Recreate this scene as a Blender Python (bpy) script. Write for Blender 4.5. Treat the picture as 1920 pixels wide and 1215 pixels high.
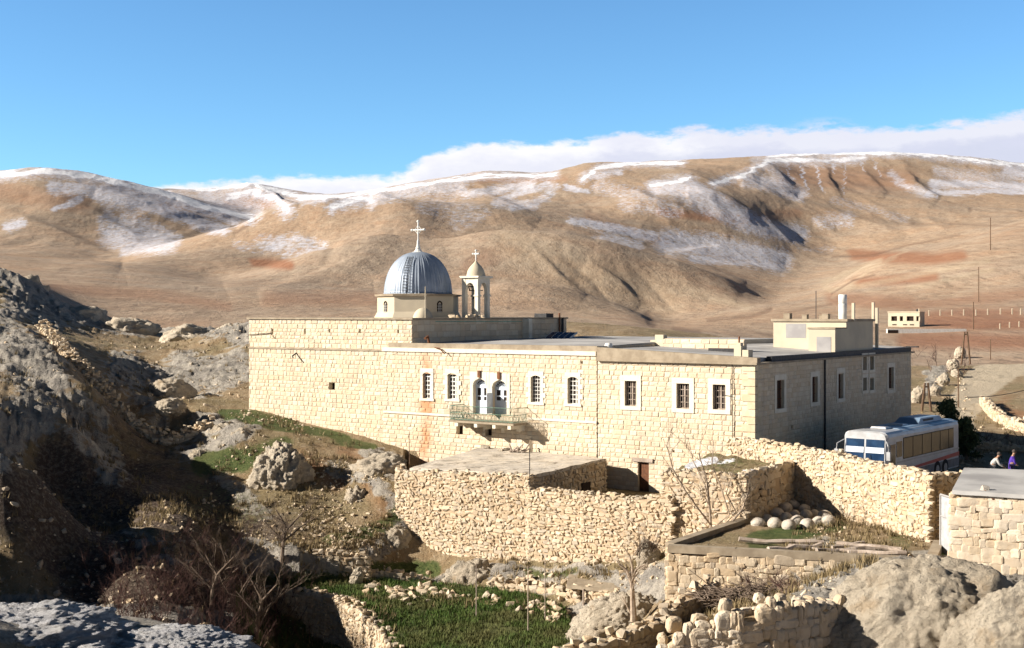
import bpy, bmesh, math, random
import numpy as np
from mathutils import Vector, Matrix
R=math.radians
rng=np.random.default_rng(7)
random.seed(7)
for o in list(bpy.data.objects): bpy.data.objects.remove(o)
sc=bpy.context.scene; COL=sc.collection
# ------------------------------------------------------------ camera, sky, sun, exposure
F=2400.0; HZ=588.0; S=0.881
cam=bpy.data.cameras.new('camera'); cam.sensor_width=36; cam.lens=45; cam.shift_y=-19.5/1920
cam.clip_start=0.5; cam.clip_end=40000
co=bpy.data.objects.new('camera',cam); COL.objects.link(co); co.rotation_euler=(R(90),0,0); sc.camera=co
SUN_EL=R(24.5); TS=Vector((-0.989,-0.148)); TS.normalize()
sun=bpy.data.lights.new('sun','SUN'); sun.energy=5.0; sun.angle=R(0.5); sun.color=(1,0.91,0.80)
so=bpy.data.objects.new('sun',sun); COL.objects.link(so)
tosun=Vector((TS.x*math.cos(SUN_EL),TS.y*math.cos(SUN_EL),math.sin(SUN_EL)))
so.rotation_euler=tosun.to_track_quat('Z','Y').to_euler(); so.location=(-60,-20,60)
sc.view_settings.view_transform='Standard'; sc.view_settings.look='None'; sc.view_settings.gamma=1
sc.view_settings.exposure=1.05
sc.cycles.diffuse_bounces=2
w=bpy.data.worlds.new('World'); sc.world=w; w.use_nodes=True
class NT:
    def __init__(s,nt): s.nt=nt; nt.nodes.clear()
    def n(s,t,**k):
        nd=s.nt.nodes.new(t)
        for a,b in k.items():
            if a[0]=='_': nd.inputs[int(a[1:])].default_value=b
            else: setattr(nd,a,b)
        return nd
    def l(s,a,b): s.nt.links.new(a,b)
    def val(s,x,inp):
        if hasattr(x,'links') or hasattr(x,'is_linked'): s.l(x,inp)
        else: inp.default_value=x
    def math(s,op,a,b=0.0,c=0.0,clamp=False):
        nd=s.n('ShaderNodeMath',operation=op); nd.use_clamp=clamp
        s.val(a,nd.inputs[0]); s.val(b,nd.inputs[1]); s.val(c,nd.inputs[2]); return nd.outputs[0]
    def mix(s,f,a,b,bt='MIX'):
        nd=s.n('ShaderNodeMix',data_type='RGBA',blend_type=bt)
        s.val(f,nd.inputs[0])
        for x,i in ((a,6),(b,7)):
            if isinstance(x,tuple): x=tuple(x)+((1.0,) if len(x)==3 else ())
            s.val(x,nd.inputs[i])
        return nd.outputs[2]
    def noise(s,vec,scale,detail=4,rough=0.55,dist=0.0):
        nd=s.n('ShaderNodeTexNoise'); s.l(vec,nd.inputs['Vector'])
        nd.inputs['Scale'].default_value=scale; nd.inputs['Detail'].default_value=detail
        nd.inputs['Roughness'].default_value=rough; nd.inputs['Distortion'].default_value=dist
        return nd.outputs[0]
    def rng(s,x,a,b,c=0.0,d=1.0,smooth=True):
        nd=s.n('ShaderNodeMapRange',interpolation_type='SMOOTHSTEP' if smooth else 'LINEAR')
        s.val(x,nd.inputs[0])
        for i,q in enumerate((a,b,c,d)): s.val(q,nd.inputs[i+1])
        return nd.outputs[0]
    def mapping(s,vec,scale,rot=(0,0,0)):
        nd=s.n('ShaderNodeMapping'); s.l(vec,nd.inputs[0]); nd.inputs['Scale'].default_value=scale; nd.inputs['Rotation'].default_value=rot; return nd.outputs[0]
    def attr(s,name):
        return s.n('ShaderNodeAttribute',attribute_name=name).outputs['Fac']
W=NT(w.node_tree)
out=W.n('ShaderNodeOutputWorld')
sky=W.n('ShaderNodeTexSky',sky_type='NISHITA'); sky.sun_disc=False; sky.sun_elevation=SUN_EL
sky.sun_rotation=math.atan2(TS.x,TS.y); sky.altitude=1600; sky.air_density=1.0; sky.dust_density=0.1; sky.ozone_density=1.6
tc=W.n('ShaderNodeTexCoord'); sep=W.n('ShaderNodeSeparateXYZ'); W.l(tc.outputs['Generated'],sep.inputs[0])
az=W.math('ARCTAN2',sep.outputs[0],sep.outputs[1]); el=W.math('ARCSINE',sep.outputs[2])
# sky dimmed overhead and behind the view to cut fill on shaded walls
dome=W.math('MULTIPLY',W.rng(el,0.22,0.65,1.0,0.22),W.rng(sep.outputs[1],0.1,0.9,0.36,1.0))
skc=W.mix(1.0,sky.outputs[0],(0.66,1.0,1.20),'MULTIPLY')
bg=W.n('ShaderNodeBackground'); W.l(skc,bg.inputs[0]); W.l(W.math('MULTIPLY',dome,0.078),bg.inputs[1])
CT=[(-200,420),(200,400),(280,352),(330,342),(430,338),(520,329),(600,327),(720,326),(770,312),(800,292),(850,277),(900,266),(1000,262),(1100,257),(1200,249),(1300,243),(1400,241),(1500,238),(1600,240),(1700,232),(1800,221),(1920,205),(2100,190),(2400,200)]
fc=W.n('ShaderNodeFloatCurve'); cv=fc.mapping.curves[0]
pts=[]
for px,py in CT:
    a=math.atan((px-960)/F); e=math.atan((588-py)/F*math.cos(a)); pts.append(((a+0.6)/1.2,e*5))
cv.points[0].location=(0,pts[0][1]); cv.points[1].location=(1,pts[-1][1])
for p in pts: cv.points.new(*p)
fc.mapping.update()
W.l(W.rng(az,-0.6,0.6,0,1,False),fc.inputs[1]); top=W.math('MULTIPLY',fc.outputs[0],0.2)
mv=W.mapping(tc.outputs['Generated'],(1,1,2.6))
n1=W.noise(mv,22,7,0.6); n2=W.noise(mv,75,6,0.6)
edge=W.math('ADD',W.math('MULTIPLY',W.math('SUBTRACT',n1,0.5),0.022),W.math('MULTIPLY',W.math('SUBTRACT',n2,0.5),0.012))
dd=W.math('SUBTRACT',W.math('ADD',top,edge),el)
dens=W.rng(dd,-0.0015,0.006)
# a thin detached wisp over the right mountain
ws=W.n('ShaderNodeVectorMath',operation='DISTANCE'); W.l(W.mapping(tc.outputs['Generated'],(1,1,4.0)),ws.inputs[0])
wa=math.atan((1545-960)/F); ws.inputs[1].default_value=(math.sin(wa)*.985,math.cos(wa)*.985,4*math.sin(math.atan((588-236)/F*.97)))
wisp=W.math('MULTIPLY',W.rng(ws.outputs[1],0.0,0.035,1,0),W.rng(n2,0.42,0.62))
rightness=W.rng(W.math('ADD',az,W.math('MULTIPLY',W.math('SUBTRACT',n1,0.5),0.25)),-0.02,0.20)
deep=W.rng(dd,0.004,0.022)
lav=W.math('MULTIPLY',W.math('MAXIMUM',deep,W.math('MULTIPLY',rightness,0.55)),W.rng(rightness,0,1,0.45,1.0),clamp=True)
cc=W.mix(lav,(0.56,0.55,0.56),(0.37,0.38,0.455))
cc=W.mix(W.math('MULTIPLY',W.rng(n1,0.35,0.7),0.35),cc,(0.42,0.42,0.50))
bg2=W.n('ShaderNodeBackground'); W.l(cc,bg2.inputs[0]); bg2.inputs[1].default_value=0.92
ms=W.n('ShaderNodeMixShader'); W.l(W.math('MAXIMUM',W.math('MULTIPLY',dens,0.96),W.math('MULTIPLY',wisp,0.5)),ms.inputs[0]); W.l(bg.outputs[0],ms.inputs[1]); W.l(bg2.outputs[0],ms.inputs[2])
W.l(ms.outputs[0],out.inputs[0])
# ------------------------------------------------------------ helpers
def P(px,py,d,s=S):
    d=d*s; return np.array([(px-960)/F*d, d, (HZ-py)/F*d])
def PZ(px,d,z,s=S):
    d=d*s; return np.array([(px-960)/F*d, d, z])
def _h(ix,iy,iz,seed):
    h=(ix.astype(np.int64)*374761393+iy.astype(np.int64)*668265263+iz.astype(np.int64)*2147483647+seed*144665)&0xffffffff
    h=((h^(h>>13))*1274126177)&0xffffffff
    h=((h^(h>>16))*2246822519)&0xffffffff
    return ((h^(h>>15))&0xffff)/65535.0
def vn(x,y,z,seed=0):
    x0=np.floor(x);y0=np.floor(y);z0=np.floor(z)
    fx=x-x0;fy=y-y0;fz=z-z0
    fx=fx*fx*(3-2*fx);fy=fy*fy*(3-2*fy);fz=fz*fz*(3-2*fz)
    r=0
    for i in (0,1):
        for j in (0,1):
            for k in (0,1):
                r=r+_h(x0+i,y0+j,z0+k,seed)*(fx if i else 1-fx)*(fy if j else 1-fy)*(fz if k else 1-fz)
    return r*2-1
def vn2(x,y,seed=0):
    x0=np.floor(x);y0=np.floor(y);z0=x0*0
    fx=x-x0;fy=y-y0
    fx=fx*fx*(3-2*fx);fy=fy*fy*(3-2*fy)
    r=0
    for i in (0,1):
        for j in (0,1):
            r=r+_h(x0+i,y0+j,z0,seed)*(fx if i else 1-fx)*(fy if j else 1-fy)
    return r*2-1
def fbm2(x,y,oc=5,seed=0,ridge=False,g=0.5):
    a=1;r=0;t=0
    for o in range(oc):
        c,s_=math.cos(0.7*o+1),math.sin(0.7*o+1)
        v=vn2(x*c-y*s_+o*17.3,x*s_+y*c-o*9.1,seed+o)
        if ridge: v=1-2*np.abs(v)
        r=r+a*v;t+=a;a*=g;x=x*2.03;y=y*2.03
    return r/t
def fbm3(p,oc=5,seed=0,ridge=False,g=0.5):
    a=1;r=0;t=0;x,y,z=p[:,0],p[:,1],p[:,2]
    for o in range(oc):
        v=vn(x+o*7.7,y-o*3.1,z+o*5.3,seed+o)
        if ridge: v=1-2*np.abs(v)
        r=r+a*v;t+=a;a*=g;x=x*2.03;y=y*2.03;z=z*2.03
    return r/t
def sstep(a,b,x):
    t=np.clip((x-a)/(b-a),0,1); return t*t*(3-2*t)
class G:
    def __init__(s,frame=None): s.v=[];s.f={};s.n=0;s.t=[];s.fr=frame
    def add(s,v,f,t=0.5):
        v=np.asarray(v,float).reshape(-1,3)
        if s.fr is not None: v=s.fr(v)
        f=np.asarray(f,int)
        s.f.setdefault(f.shape[1],[]).append(f+s.n); s.v.append(v); s.n+=len(v)
        s.t.append(np.full(len(v),t) if np.isscalar(t) else np.asarray(t,float)); return s
    def poly(s,pts,t=0.5):
        return s.add(pts,[list(range(len(pts)))],t)
    def box(s,a,b,t=0.5):
        x0,y0,z0=a;x1,y1,z1=b
        v=[(x0,y0,z0),(x1,y0,z0),(x1,y1,z0),(x0,y1,z0),(x0,y0,z1),(x1,y0,z1),(x1,y1,z1),(x0,y1,z1)]
        return s.add(v,[(0,3,2,1),(4,5,6,7),(0,1,5,4),(1,2,6,5),(2,3,7,6),(3,0,4,7)],t)
    def hexa(s,bot,topp,t=0.5):   # prism between two equal polygons
        n=len(bot); v=list(map(list,bot))+list(map(list,topp))
        q=[(i,(i+1)%n,(i+1)%n+n,i+n) for i in range(n)]
        b=s.n; s.add(v,q,t); 
        s.f.setdefault(n,[]).append(np.array([list(range(n))[::-1]])+b); s.f[n].append(np.array([list(range(n,2*n))])+b)
        return s
    def tube(s,pts,r,k=6,t=0.5,cap=True):
        pts=[Vector(tuple(p)) for p in pts]; n=len(pts)
        rr=[r]*n if np.isscalar(r) else list(r); vs=[]
        for i,p in enumerate(pts):
            d=(pts[min(i+1,n-1)]-pts[max(i-1,0)]); d.normalize()
            a=d.cross(Vector((0,0,1))) if abs(d.z)<0.95 else d.cross(Vector((1,0,0)))
            a.normalize(); b=d.cross(a)
            for j in range(k):
                th=2*math.pi*j/k; vs.append(tuple(p+(a*math.cos(th)+b*math.sin(th))*rr[i]))
        f=[(i*k+j,i*k+(j+1)%k,(i+1)*k+(j+1)%k,(i+1)*k+j) for i in range(n-1) for j in range(k)]
        b0=s.n; s.add(vs,f,t)
        if cap:
            s.f.setdefault(k,[]).append(np.array([list(range(k))])+b0); s.f[k].append(np.array([list(range((n-1)*k,n*k))[::-1]])+b0)
        return s
    def lathe(s,c,prof,k=24,t=0.5,fn=None):
        vs=[];c=np.asarray(c,float)
        for (r,z) in prof:
            for j in range(k):
                th=2*math.pi*j/k; rr=r*(fn(th) if fn else 1)
                vs.append((c[0]+rr*math.cos(th),c[1]+rr*math.sin(th),c[2]+z))
        f=[(i*k+j,i*k+(j+1)%k,(i+1)*k+(j+1)%k,(i+1)*k+j) for i in range(len(prof)-1) for j in range(k)]
        return s.add(vs,f,t)
def mesh_from(name,V,Fd,attrs,smooth):
    me=bpy.data.meshes.new(name)
    me.vertices.add(len(V)); me.vertices.foreach_set('co',V.astype(np.float32).ravel())
    loops=[];starts=[];p=0
    for k,fl in Fd.items():
        f=np.concatenate(fl); loops.append(f.ravel()); starts.append(p+np.arange(len(f))*k); p+=f.size
    loops=np.concatenate(loops); starts=np.concatenate(starts)
    me.loops.add(len(loops)); me.loops.foreach_set('vertex_index',loops.astype(np.int32))
    me.polygons.add(len(starts)); me.polygons.foreach_set('loop_start',starts.astype(np.int32))
    me.update(calc_edges=True); me.validate()
    for a,val in attrs.items():
        at=me.attributes.new(a,'FLOAT','POINT'); at.data.foreach_set('value',val.astype(np.float32))
    me.polygons.foreach_set('use_smooth',np.full(len(me.polygons),smooth)); me.update()
    return me
def obj(name,g,mat,parent=None,smooth=False,label=None,cat=None,group=None,kind=None,attrs=None):
    V=np.concatenate(g.v); A={'tint':np.concatenate(g.t)}
    if attrs: A.update(attrs)
    o_loc=None
    if parent is None:
        lo=V.min(0);hi=V.max(0); o_loc=np.array([(lo[0]+hi[0])/2,(lo[1]+hi[1])/2,lo[2]]); V=V-o_loc
    else:
        mi=np.array(WM[parent.name].inverted()); V=V@mi[:3,:3].T+mi[:3,3]
    me=mesh_from(name,V,g.f,A,smooth); me.materials.append(mat)
    o=bpy.data.objects.new(name,me); COL.objects.link(o)
    if parent is None: o.location=o_loc; WM[o.name]=Matrix.Translation(tuple(o_loc))
    else: o.parent=parent; WM[o.name]=WM[parent.name].copy()
    tag(o,label,cat,group,kind); return o
WM={}
def tag(o,label=None,cat=None,group=None,kind=None):
    for k,v in (('label',label),('category',cat),('group',group),('kind',kind)):
        if v: o[k]=v
    return o
def thing(name,loc,label,cat,rz=0,group=None):
    o=bpy.data.objects.new(name,None); COL.objects.link(o); o.location=tuple(loc); o.rotation_euler=(0,0,rz)
    o.empty_display_size=0.3
    WM[o.name]=Matrix.Translation(tuple(loc))@Matrix.Rotation(rz,4,'Z'); return tag(o,label,cat,group)
def copy_tree(o,M,parent=None):
    c=o.copy(); COL.objects.link(c)
    if parent is None: c.matrix_world=M
    else: c.parent=parent
    for ch in [x for x in bpy.data.objects if x.parent==o]: copy_tree(ch,None,c)
    return c
# ------------------------------------------------------------ materials
def mat(name,build):
    m=bpy.data.materials.new(name); m.use_nodes=True; n=NT(m.node_tree)
    o=n.n('ShaderNodeOutputMaterial'); b=n.n('ShaderNodeBsdfPrincipled'); n.l(b.outputs[0],o.inputs[0])
    b.inputs['Roughness'].default_value=0.9; b.inputs['Specular IOR Level'].default_value=0.2
    t=n.n('ShaderNodeTexCoord'); build(n,b,t.outputs['Object']); return m
def bump(n,b,h,strength=0.5,dist=0.05):
    bp=n.n('ShaderNodeBump'); bp.inputs['Strength'].default_value=strength; bp.inputs['Distance'].default_value=dist
    n.l(h,bp.inputs['Height']); n.l(bp.outputs[0],b.inputs['Normal'])
def simple(name,c,c2=None,scale=3,rough=0.85,spec=0.2,metal=0,bs=0.3,bd=0.02,tintamt=0.0):
    def f(n,b,v):
        no=n.noise(v,scale,6,0.6)
        col=n.mix(n.rng(no,0.35,0.65),c,c2 or tuple(x*0.75 for x in c))
        if tintamt: col=n.mix(1.0,col,n.mix(n.attr('tint'),(1-tintamt,)*3,(1+tintamt,)*3),'MULTIPLY')
        n.l(col,b.inputs['Base Color']); b.inputs['Roughness'].default_value=rough; b.inputs['Specular IOR Level'].default_value=spec; b.inputs['Metallic'].default_value=metal
        bump(n,b,n.noise(v,scale*6,5,0.6),bs,bd)
    return mat(name,f)
def stone_mat(name,a,b_,c,rust=False,dirty=0.25,mort=(0.34,0.25,0.145),grey=0.55):
    def f(n,b,v):
        t=n.attr('tint'); no=n.noise(v,0.35,5,0.6); fi=n.noise(v,5,5,0.65)
        col=n.mix(t,a,b_)
        col=n.mix(n.math('MULTIPLY',n.rng(fi,0.45,0.75),0.5),col,c)
        col=n.mix(n.math('MULTIPLY',n.rng(no,0.5,0.75),dirty),col,tuple(x*0.6 for x in c))
        col=n.mix(n.math('MULTIPLY',n.rng(n.noise(n.mapping(v,(1.4,1.4,.16)),1.0,5,.6),.52,.72),grey),col,(0.36,0.30,0.225))
        col=n.mix(n.math('MULTIPLY',n.rng(n.math('FRACT',n.math('MULTIPLY',t,7.31)),.72,.9),grey),col,(0.37,0.325,0.265))
        if rust: col=n.mix(n.attr('rust'),col,(0.50,0.20,0.07))
        col=n.mix(n.rng(t,-0.02,-0.3),col,mort)
        n.l(col,b.inputs['Base Color']); b.inputs['Roughness'].default_value=0.92
        bump(n,b,n.noise(v,9,6,0.7),0.7,0.03)
    return mat(name,f)
M={}
M['ashlar']=stone_mat('ashlar',(0.60,0.48,0.335),(0.67,0.59,0.455),(0.61,0.46,0.30),True,0.15,(0.47,0.37,0.255),0.30)
M['rubble']=stone_mat('rubble_stone',(0.49,0.375,0.245),(0.61,0.52,0.39),(0.48,0.345,0.21),False,0.25,(0.42,0.32,0.215))
M['rubble_near']=stone_mat('rubble_stone_near',(0.47,0.37,0.25),(0.62,0.54,0.43),(0.45,0.32,0.19),False,0.2)
M['mortar']=simple('mortar',(0.36,0.27,0.16),(0.27,0.20,0.12),1.2,0.95)
M['trim']=simple('trim_stone',(0.72,0.67,0.56),(0.66,0.60,0.48),2,0.9)
M['quoin']=simple('quoin_stone',(0.62,0.54,0.39),(0.55,0.45,0.30),1.5,0.9,tintamt=0.1)
M['concrete']=simple('concrete',(0.36,0.30,0.22),(0.26,0.21,0.15),1.5,0.9)
M['roof']=simple('roof_screed',(0.46,0.45,0.43),(0.30,0.29,0.28),0.35,0.9,bs=0.4)
M['plaster']=simple('plaster',(0.56,0.49,0.36),(0.47,0.41,0.31),0.5,0.9)
M['pgrey']=simple('grey_plaster',(0.34,0.33,0.32),(0.27,0.26,0.26),0.8,0.9)
M['white']=simple('white_paint',(0.72,0.72,0.68),(0.62,0.60,0.55),3,0.6)
M['bluewhite']=simple('pale_blue_paint',(0.60,0.66,0.72),(0.52,0.58,0.66),4,0.6)
M['glass']=simple('dark_glass',(0.02,0.015,0.013),(0.04,0.028,0.024),3,0.35,0.3,bs=0.0)
M['dark']=simple('dark_interior',(0.02,0.015,0.012),(0.04,0.025,0.02),3,0.95)
M['wood']=simple('weathered_wood',(0.16,0.07,0.035),(0.10,0.045,0.025),6,0.8)
M['pole']=simple('pole_wood',(0.17,0.11,0.07),(0.11,0.07,0.045),4,0.9)
M['greywood']=simple('silvered_wood',(0.44,0.37,0.31),(0.30,0.24,0.19),3,0.9,tintamt=0.25)
M['rusty']=simple('rusty_iron',(0.22,0.09,0.04),(0.10,0.05,0.03),8,0.8)
M['dkmetal']=simple('dark_metal',(0.05,0.05,0.055),(0.03,0.03,0.03),5,0.6)
M['greenmetal']=simple('green_rail_paint',(0.16,0.27,0.20),(0.11,0.2,0.16),6,0.6)
M['cable']=simple('cable',(0.04,0.035,0.03),None,5,0.8)
M['greenrope']=simple('green_cord',(0.12,0.42,0.34),None,5,0.8)
M['zinc']=simple('zinc_sheet',(0.33,0.38,0.45),(0.24,0.29,0.36),1.3,0.5,0.4,metal=0.15,bs=0.15)
M['blue']=simple('solar_glass',(0.03,0.06,0.16),(0.02,0.04,0.1),3,0.2,0.5)
M['bark']=simple('bark',(0.22,0.17,0.13),(0.13,0.095,0.07),5,0.95)
M['palebark']=simple('pale_bark',(0.42,0.34,0.26),(0.26,0.20,0.15),5,0.95)
M['twig']=simple('twig_bark',(0.12,0.065,0.055),(0.07,0.04,0.034),2,0.95,tintamt=0.5)
def f_leaf(n,b,v):
    n.l(n.mix(n.attr('tint'),(0.030,0.046,0.022),(0.105,0.13,0.055)),b.inputs['Base Color'])
M['leaf']=mat('evergreen_leaf',f_leaf)
def f_grass(n,b,v):
    no=n.noise(v,0.35,4); c=n.mix(n.attr('tint'),(0.030,0.070,0.016),(0.11,0.165,0.035))
    n.l(n.mix(n.rng(no,0.45,0.7),c,(0.12,0.12,0.045)),b.inputs['Base Color'])
M['grass']=mat('grass_blade',f_grass)
def f_dry(n,b,v):
    c=n.mix(n.attr('tint'),(0.11,0.085,0.045),(0.34,0.26,0.14)); n.l(c,b.inputs['Base Color'])
M['dry']=mat('dry_grass',f_dry)
def f_rock(n,b,v):
    a=n.noise(v,0.6,8,0.62,0.4); fi=n.noise(v,3.5,8,0.7); vo=n.n('ShaderNodeTexVoronoi',feature='DISTANCE_TO_EDGE'); n.l(n.mapping(v,(0.7,0.7,1.3)),vo.inputs[0]); vo.inputs['Scale'].default_value=1.1
    col=n.mix(n.rng(a,0.35,0.65),(0.52,0.445,0.34),(0.68,0.60,0.475))
    pit=n.noise(v,13,6,0.7); col=n.mix(n.math('MULTIPLY',n.rng(pit,0.54,0.66),0.5),col,(0.30,0.245,0.18))
    col=n.mix(n.math('MULTIPLY',n.rng(fi,0.5,0.7),0.55),col,(0.33,0.27,0.205))
    col=n.mix(n.math('MULTIPLY',n.rng(n.noise(v,0.9,4),0.55,0.72),0.5),col,(0.45,0.31,0.17))
    n.l(col,b.inputs['Base Color'])
    h=n.math('ADD',n.math('ADD',n.noise(v,2.8,10,0.78),n.math('MULTIPLY',pit,.25)),n.math('MULTIPLY',n.rng(vo.outputs[0],0,0.08),0.12)); bump(n,b,h,1.0,0.35)
M['rock']=mat('limestone_rock',f_rock)
def f_bould(n,b,v):
    a=n.noise(v,3,7,0.65)
    n.l(n.mix(n.rng(a,0.35,0.7),(0.53,0.475,0.40),(0.34,0.295,0.24)),b.inputs['Base Color']); bump(n,b,n.noise(v,12,6,0.7),0.6,0.05)
M['roundstone']=mat('round_stone',f_bould)

def f_rockb(n,b,v):
    fi=n.noise(v,5,9,0.75); a=n.noise(v,1.2,7,0.6)
    col=n.mix(n.rng(a,.35,.65),(0.50,0.50,0.52),(0.68,0.67,0.66)); col=n.mix(n.math('MULTIPLY',n.rng(fi,.5,.62),.75),col,(0.20,0.185,0.17))
    n.l(col,b.inputs['Base Color']); bump(n,b,n.math('ADD',n.noise(v,6,10,0.8),fi),1.0,.12)
M['rockblue']=mat('pale_lichened_rock',f_rockb)
# ------------------------------------------------------------ terrain
def tps_fit(XY,Z,reg=1e-3):
    n=len(XY); d=np.linalg.norm(XY[:,None]-XY[None],axis=2); K=np.where(d>0,d*d*np.log(d+1e-12),0)+reg*np.eye(n)
    Pm=np.c_[np.ones(n),XY]; A=np.zeros((n+3,n+3)); A[:n,:n]=K; A[:n,n:]=Pm; A[n:,:n]=Pm.T
    return np.linalg.solve(A,np.r_[Z,0,0,0])
def tps_eval(Wt,C,XY):
    out=np.empty(len(XY)); n=len(C)
    for i in range(0,len(XY),40000):
        q=XY[i:i+40000]; d2=((q[:,None]-C[None])**2).sum(2); K=0.5*d2*np.log(d2+1e-12)
        out[i:i+40000]=K@Wt[:n]+Wt[n]+q@Wt[n+1:]
    return out
# (px,py,d) seen points of the ground
CP=[(467,770,106),(540,784,103.5),(600,800,101.7),(660,815,99.7),(720,834,97.6),(745,848,95),
(500,800,98),(600,850,92),(680,866,91),(740,895,86),(400,800,98),(420,750,110),(330,775,104),
(540,905,86),(640,950,84),(725,985,82),(700,1045,79),(600,1010,80),(440,900,88),(480,960,83),
(500,1035,77),(650,1040,78),(540,1060,75),(430,1020,78),
(500,1215,70),(580,1200,72),(640,1235,68),(400,1190,66),
(760,1060,80),(850,1075,78),(960,1080,76),(1080,1080,73.5),(1200,1082,70),(1230,1070,69),
(1150,1140,67),(1190,1180,63),(1230,1120,64),(1080,1170,68),(1100,1215,61),(1200,1215,54),(1290,1250,48),
(1290,1125,61),(1400,1115,58.5),(1360,1150,53),(1480,1108,57),(1560,1100,54),(1640,1065,54),(1420,1150,48),
(1300,1330,38),(1500,1290,38),(1650,1270,42),(1750,1290,42),(1900,1290,42),(2100,1290,42),(1750,1150,47),(1900,1130,49),(1750,1700,28),(2000,1700,28),(1400,1500,26),
(900,1900,12),(500,1700,12),(900,1500,24),(1100,1400,34),(900,1330,48),(700,1320,52),(550,1280,58),
(0,1160,14),(100,1157,14.5),(220,1172,15),(330,1188,15.3),(420,1204,15.5),(500,1225,16),(-300,1130,14),(0,1500,8),(400,1550,8),(1000,1750,8),(1700,1650,9),
(100,1500,22),(300,1480,23),(0,1300,32),(250,1350,34),(450,1400,35),(-300,1200,30),
(0,860,69),(-150,840,70),(60,880,71),(0,800,80),(120,770,84),(60,710,95),(0,700,95),(0,640,112),(90,660,105),(60,625,118),(170,735,94),(215,775,98),(150,830,90),(220,880,89),
(100,910,80),(200,990,76),(0,950,72),(100,1050,68),(0,1100,64),(200,1110,66),(-150,1050,66),(-150,930,70),
(280,870,91),(300,910,84),(350,960,76),(300,1010,72),(300,1100,66),(400,1060,72),(450,1130,68),(360,1160,64),(340,865,92),(400,860,92),
(250,790,103),(300,805,103),(250,745,108),(290,770,104),(220,700,114),(270,730,116),(310,740,118),(180,660,125),(130,640,130),
(350,740,120),(440,735,115),(440,700,128),(350,700,130),(260,680,134),(430,650,172),(330,650,168),(230,640,160),(350,618,190),(440,620,190),(250,600,200),(150,590,195),(200,560,215),
(60,580,170),(0,560,165),(0,515,182),(60,530,190),(110,570,195),(-150,500,180),(-300,480,160),(-300,560,120),(-400,680,90),(-600,640,90),(-600,500,150),(-400,840,68),(-600,840,60),(-500,1000,45),(-700,950,40),(-700,1500,14),(-700,1350,24),
(520,600,150),(700,610,150),(1000,615,150),(1300,640,150),(600,600,210),(900,600,210),(1200,615,210),(1350,625,200)]
CZ=[]
for px,py,d in CP: CZ.append((px,d,P(px,py,d)[2]))
# given heights (px,d,z): plateau with the road
for px,d,z in [(1000,95,-9),(1200,95,-9.3),(1400,95,-9.6),(800,105,-8.7),(1415,80,-9.7),(1600,75,-9.65),(1700,72,-9.6),(1800,70,-9.6),(1950,68,-9.6),(2200,66,-9.4),
 (1800,84,-9.6),(1950,84,-9.6),(1712,112,-9.2),(1712,130,-8.9),(1800,101,-9.6),(1850,101,-9.6),(1930,101,-9.6),(2200,101,-9.5),(1600,120,-9),(1450,120,-8.6),
 (1850,142,-8.75),(1930,140,-8.7),(1760,150,-8.6),(2200,140,-8.2),(1720,180,-7.4),(1830,180,-7.3),(1900,185,-6.9),(1750,205,-6.3),(1850,205,-6.0),(1930,215,-5.5),(2300,200,-5),(1600,210,-5.4),(1500,160,-7.2),
 (1300,70,-11),(1500,66,-10.4),(1700,58,-10.2),(1850,55,-10.2),(2000,54,-10.1),(900,86,-11),(1100,78,-11)]:
    CZ.append((px,d,z))
CZ=np.array(CZ)
def TC(px,d): return np.c_[px/400.0,4*np.log(d)]
TW=tps_fit(TC(CZ[:,0],CZ[:,1]),CZ[:,2],2e-3); TCen=TC(CZ[:,0],CZ[:,1])
def inpoly(x,y,poly):
    r=np.zeros(len(x),bool); n=len(poly)
    for i in range(n):
        x1,y1=poly[i];x2,y2=poly[(i+1)%n]
        c=((y1>y)!=(y2>y))&(x<(x2-x1)*(y-y1)/(y2-y1+1e-12)+x1); r^=c
    return r
def XY(px,d): return ((px-960)/F*d*S,d*S)
# level pieces of ground behind walls: yard, courtyard, green terrace, road behind the yard wall
YARD=[XY(1254,60.9),XY(1500,59),XY(1740,57.2),XY(1752,62.9),XY(1700,65.2),XY(1600,69.6),XY(1490,74.6),XY(1400,69.2)]
LANE=[XY(1745,57),XY(1752,63),XY(1790,63),XY(1790,56)]
COURT=[XY(753,83),XY(1000,77),XY(1262,71.2),XY(1402,69.3),XY(1490,74.7),XY(1372,80),XY(1160,87),XY(900,94),XY(760,96)]
TERR=[XY(470,74.2),XY(560,73.6),XY(640,71.5),XY(690,68.8),XY(722,65.2),XY(742,62),XY(760,58),XY(1040,58),XY(1075,64),XY(1060,70),XY(1000,73),XY(900,75),XY(800,76.5),XY(690,77),XY(560,75.5),XY(470,75.3)]
ROADP=[XY(1415,79.6),XY(1490,75),XY(1600,70),XY(1700,65.6),XY(1752,63.3),XY(1815,64.6),XY(1900,63.5),XY(2200,62.5),XY(2300,84),XY(1950,87),XY(1790,90),XY(1700,105)]
def strokes(px,py,L):
    r=np.zeros(len(px))
    for pts,rad,st in L:
        if len(pts)==1: pts=[pts[0],(pts[0][0]+.1,pts[0][1])]
        dm=np.full(len(px),1e9)
        for (x0,y0),(x1,y1) in zip(pts[:-1],pts[1:]):
            vx,vy=x1-x0,y1-y0; t=np.clip(((px-x0)*vx+(py-y0)*vy)/(vx*vx+vy*vy),0,1)
            dm=np.minimum(dm,np.hypot(px-x0-t*vx,py-y0-t*vy))
        r=np.maximum(r,st*np.clip(1.5-dm/rad,0,1))
    return r
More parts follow.
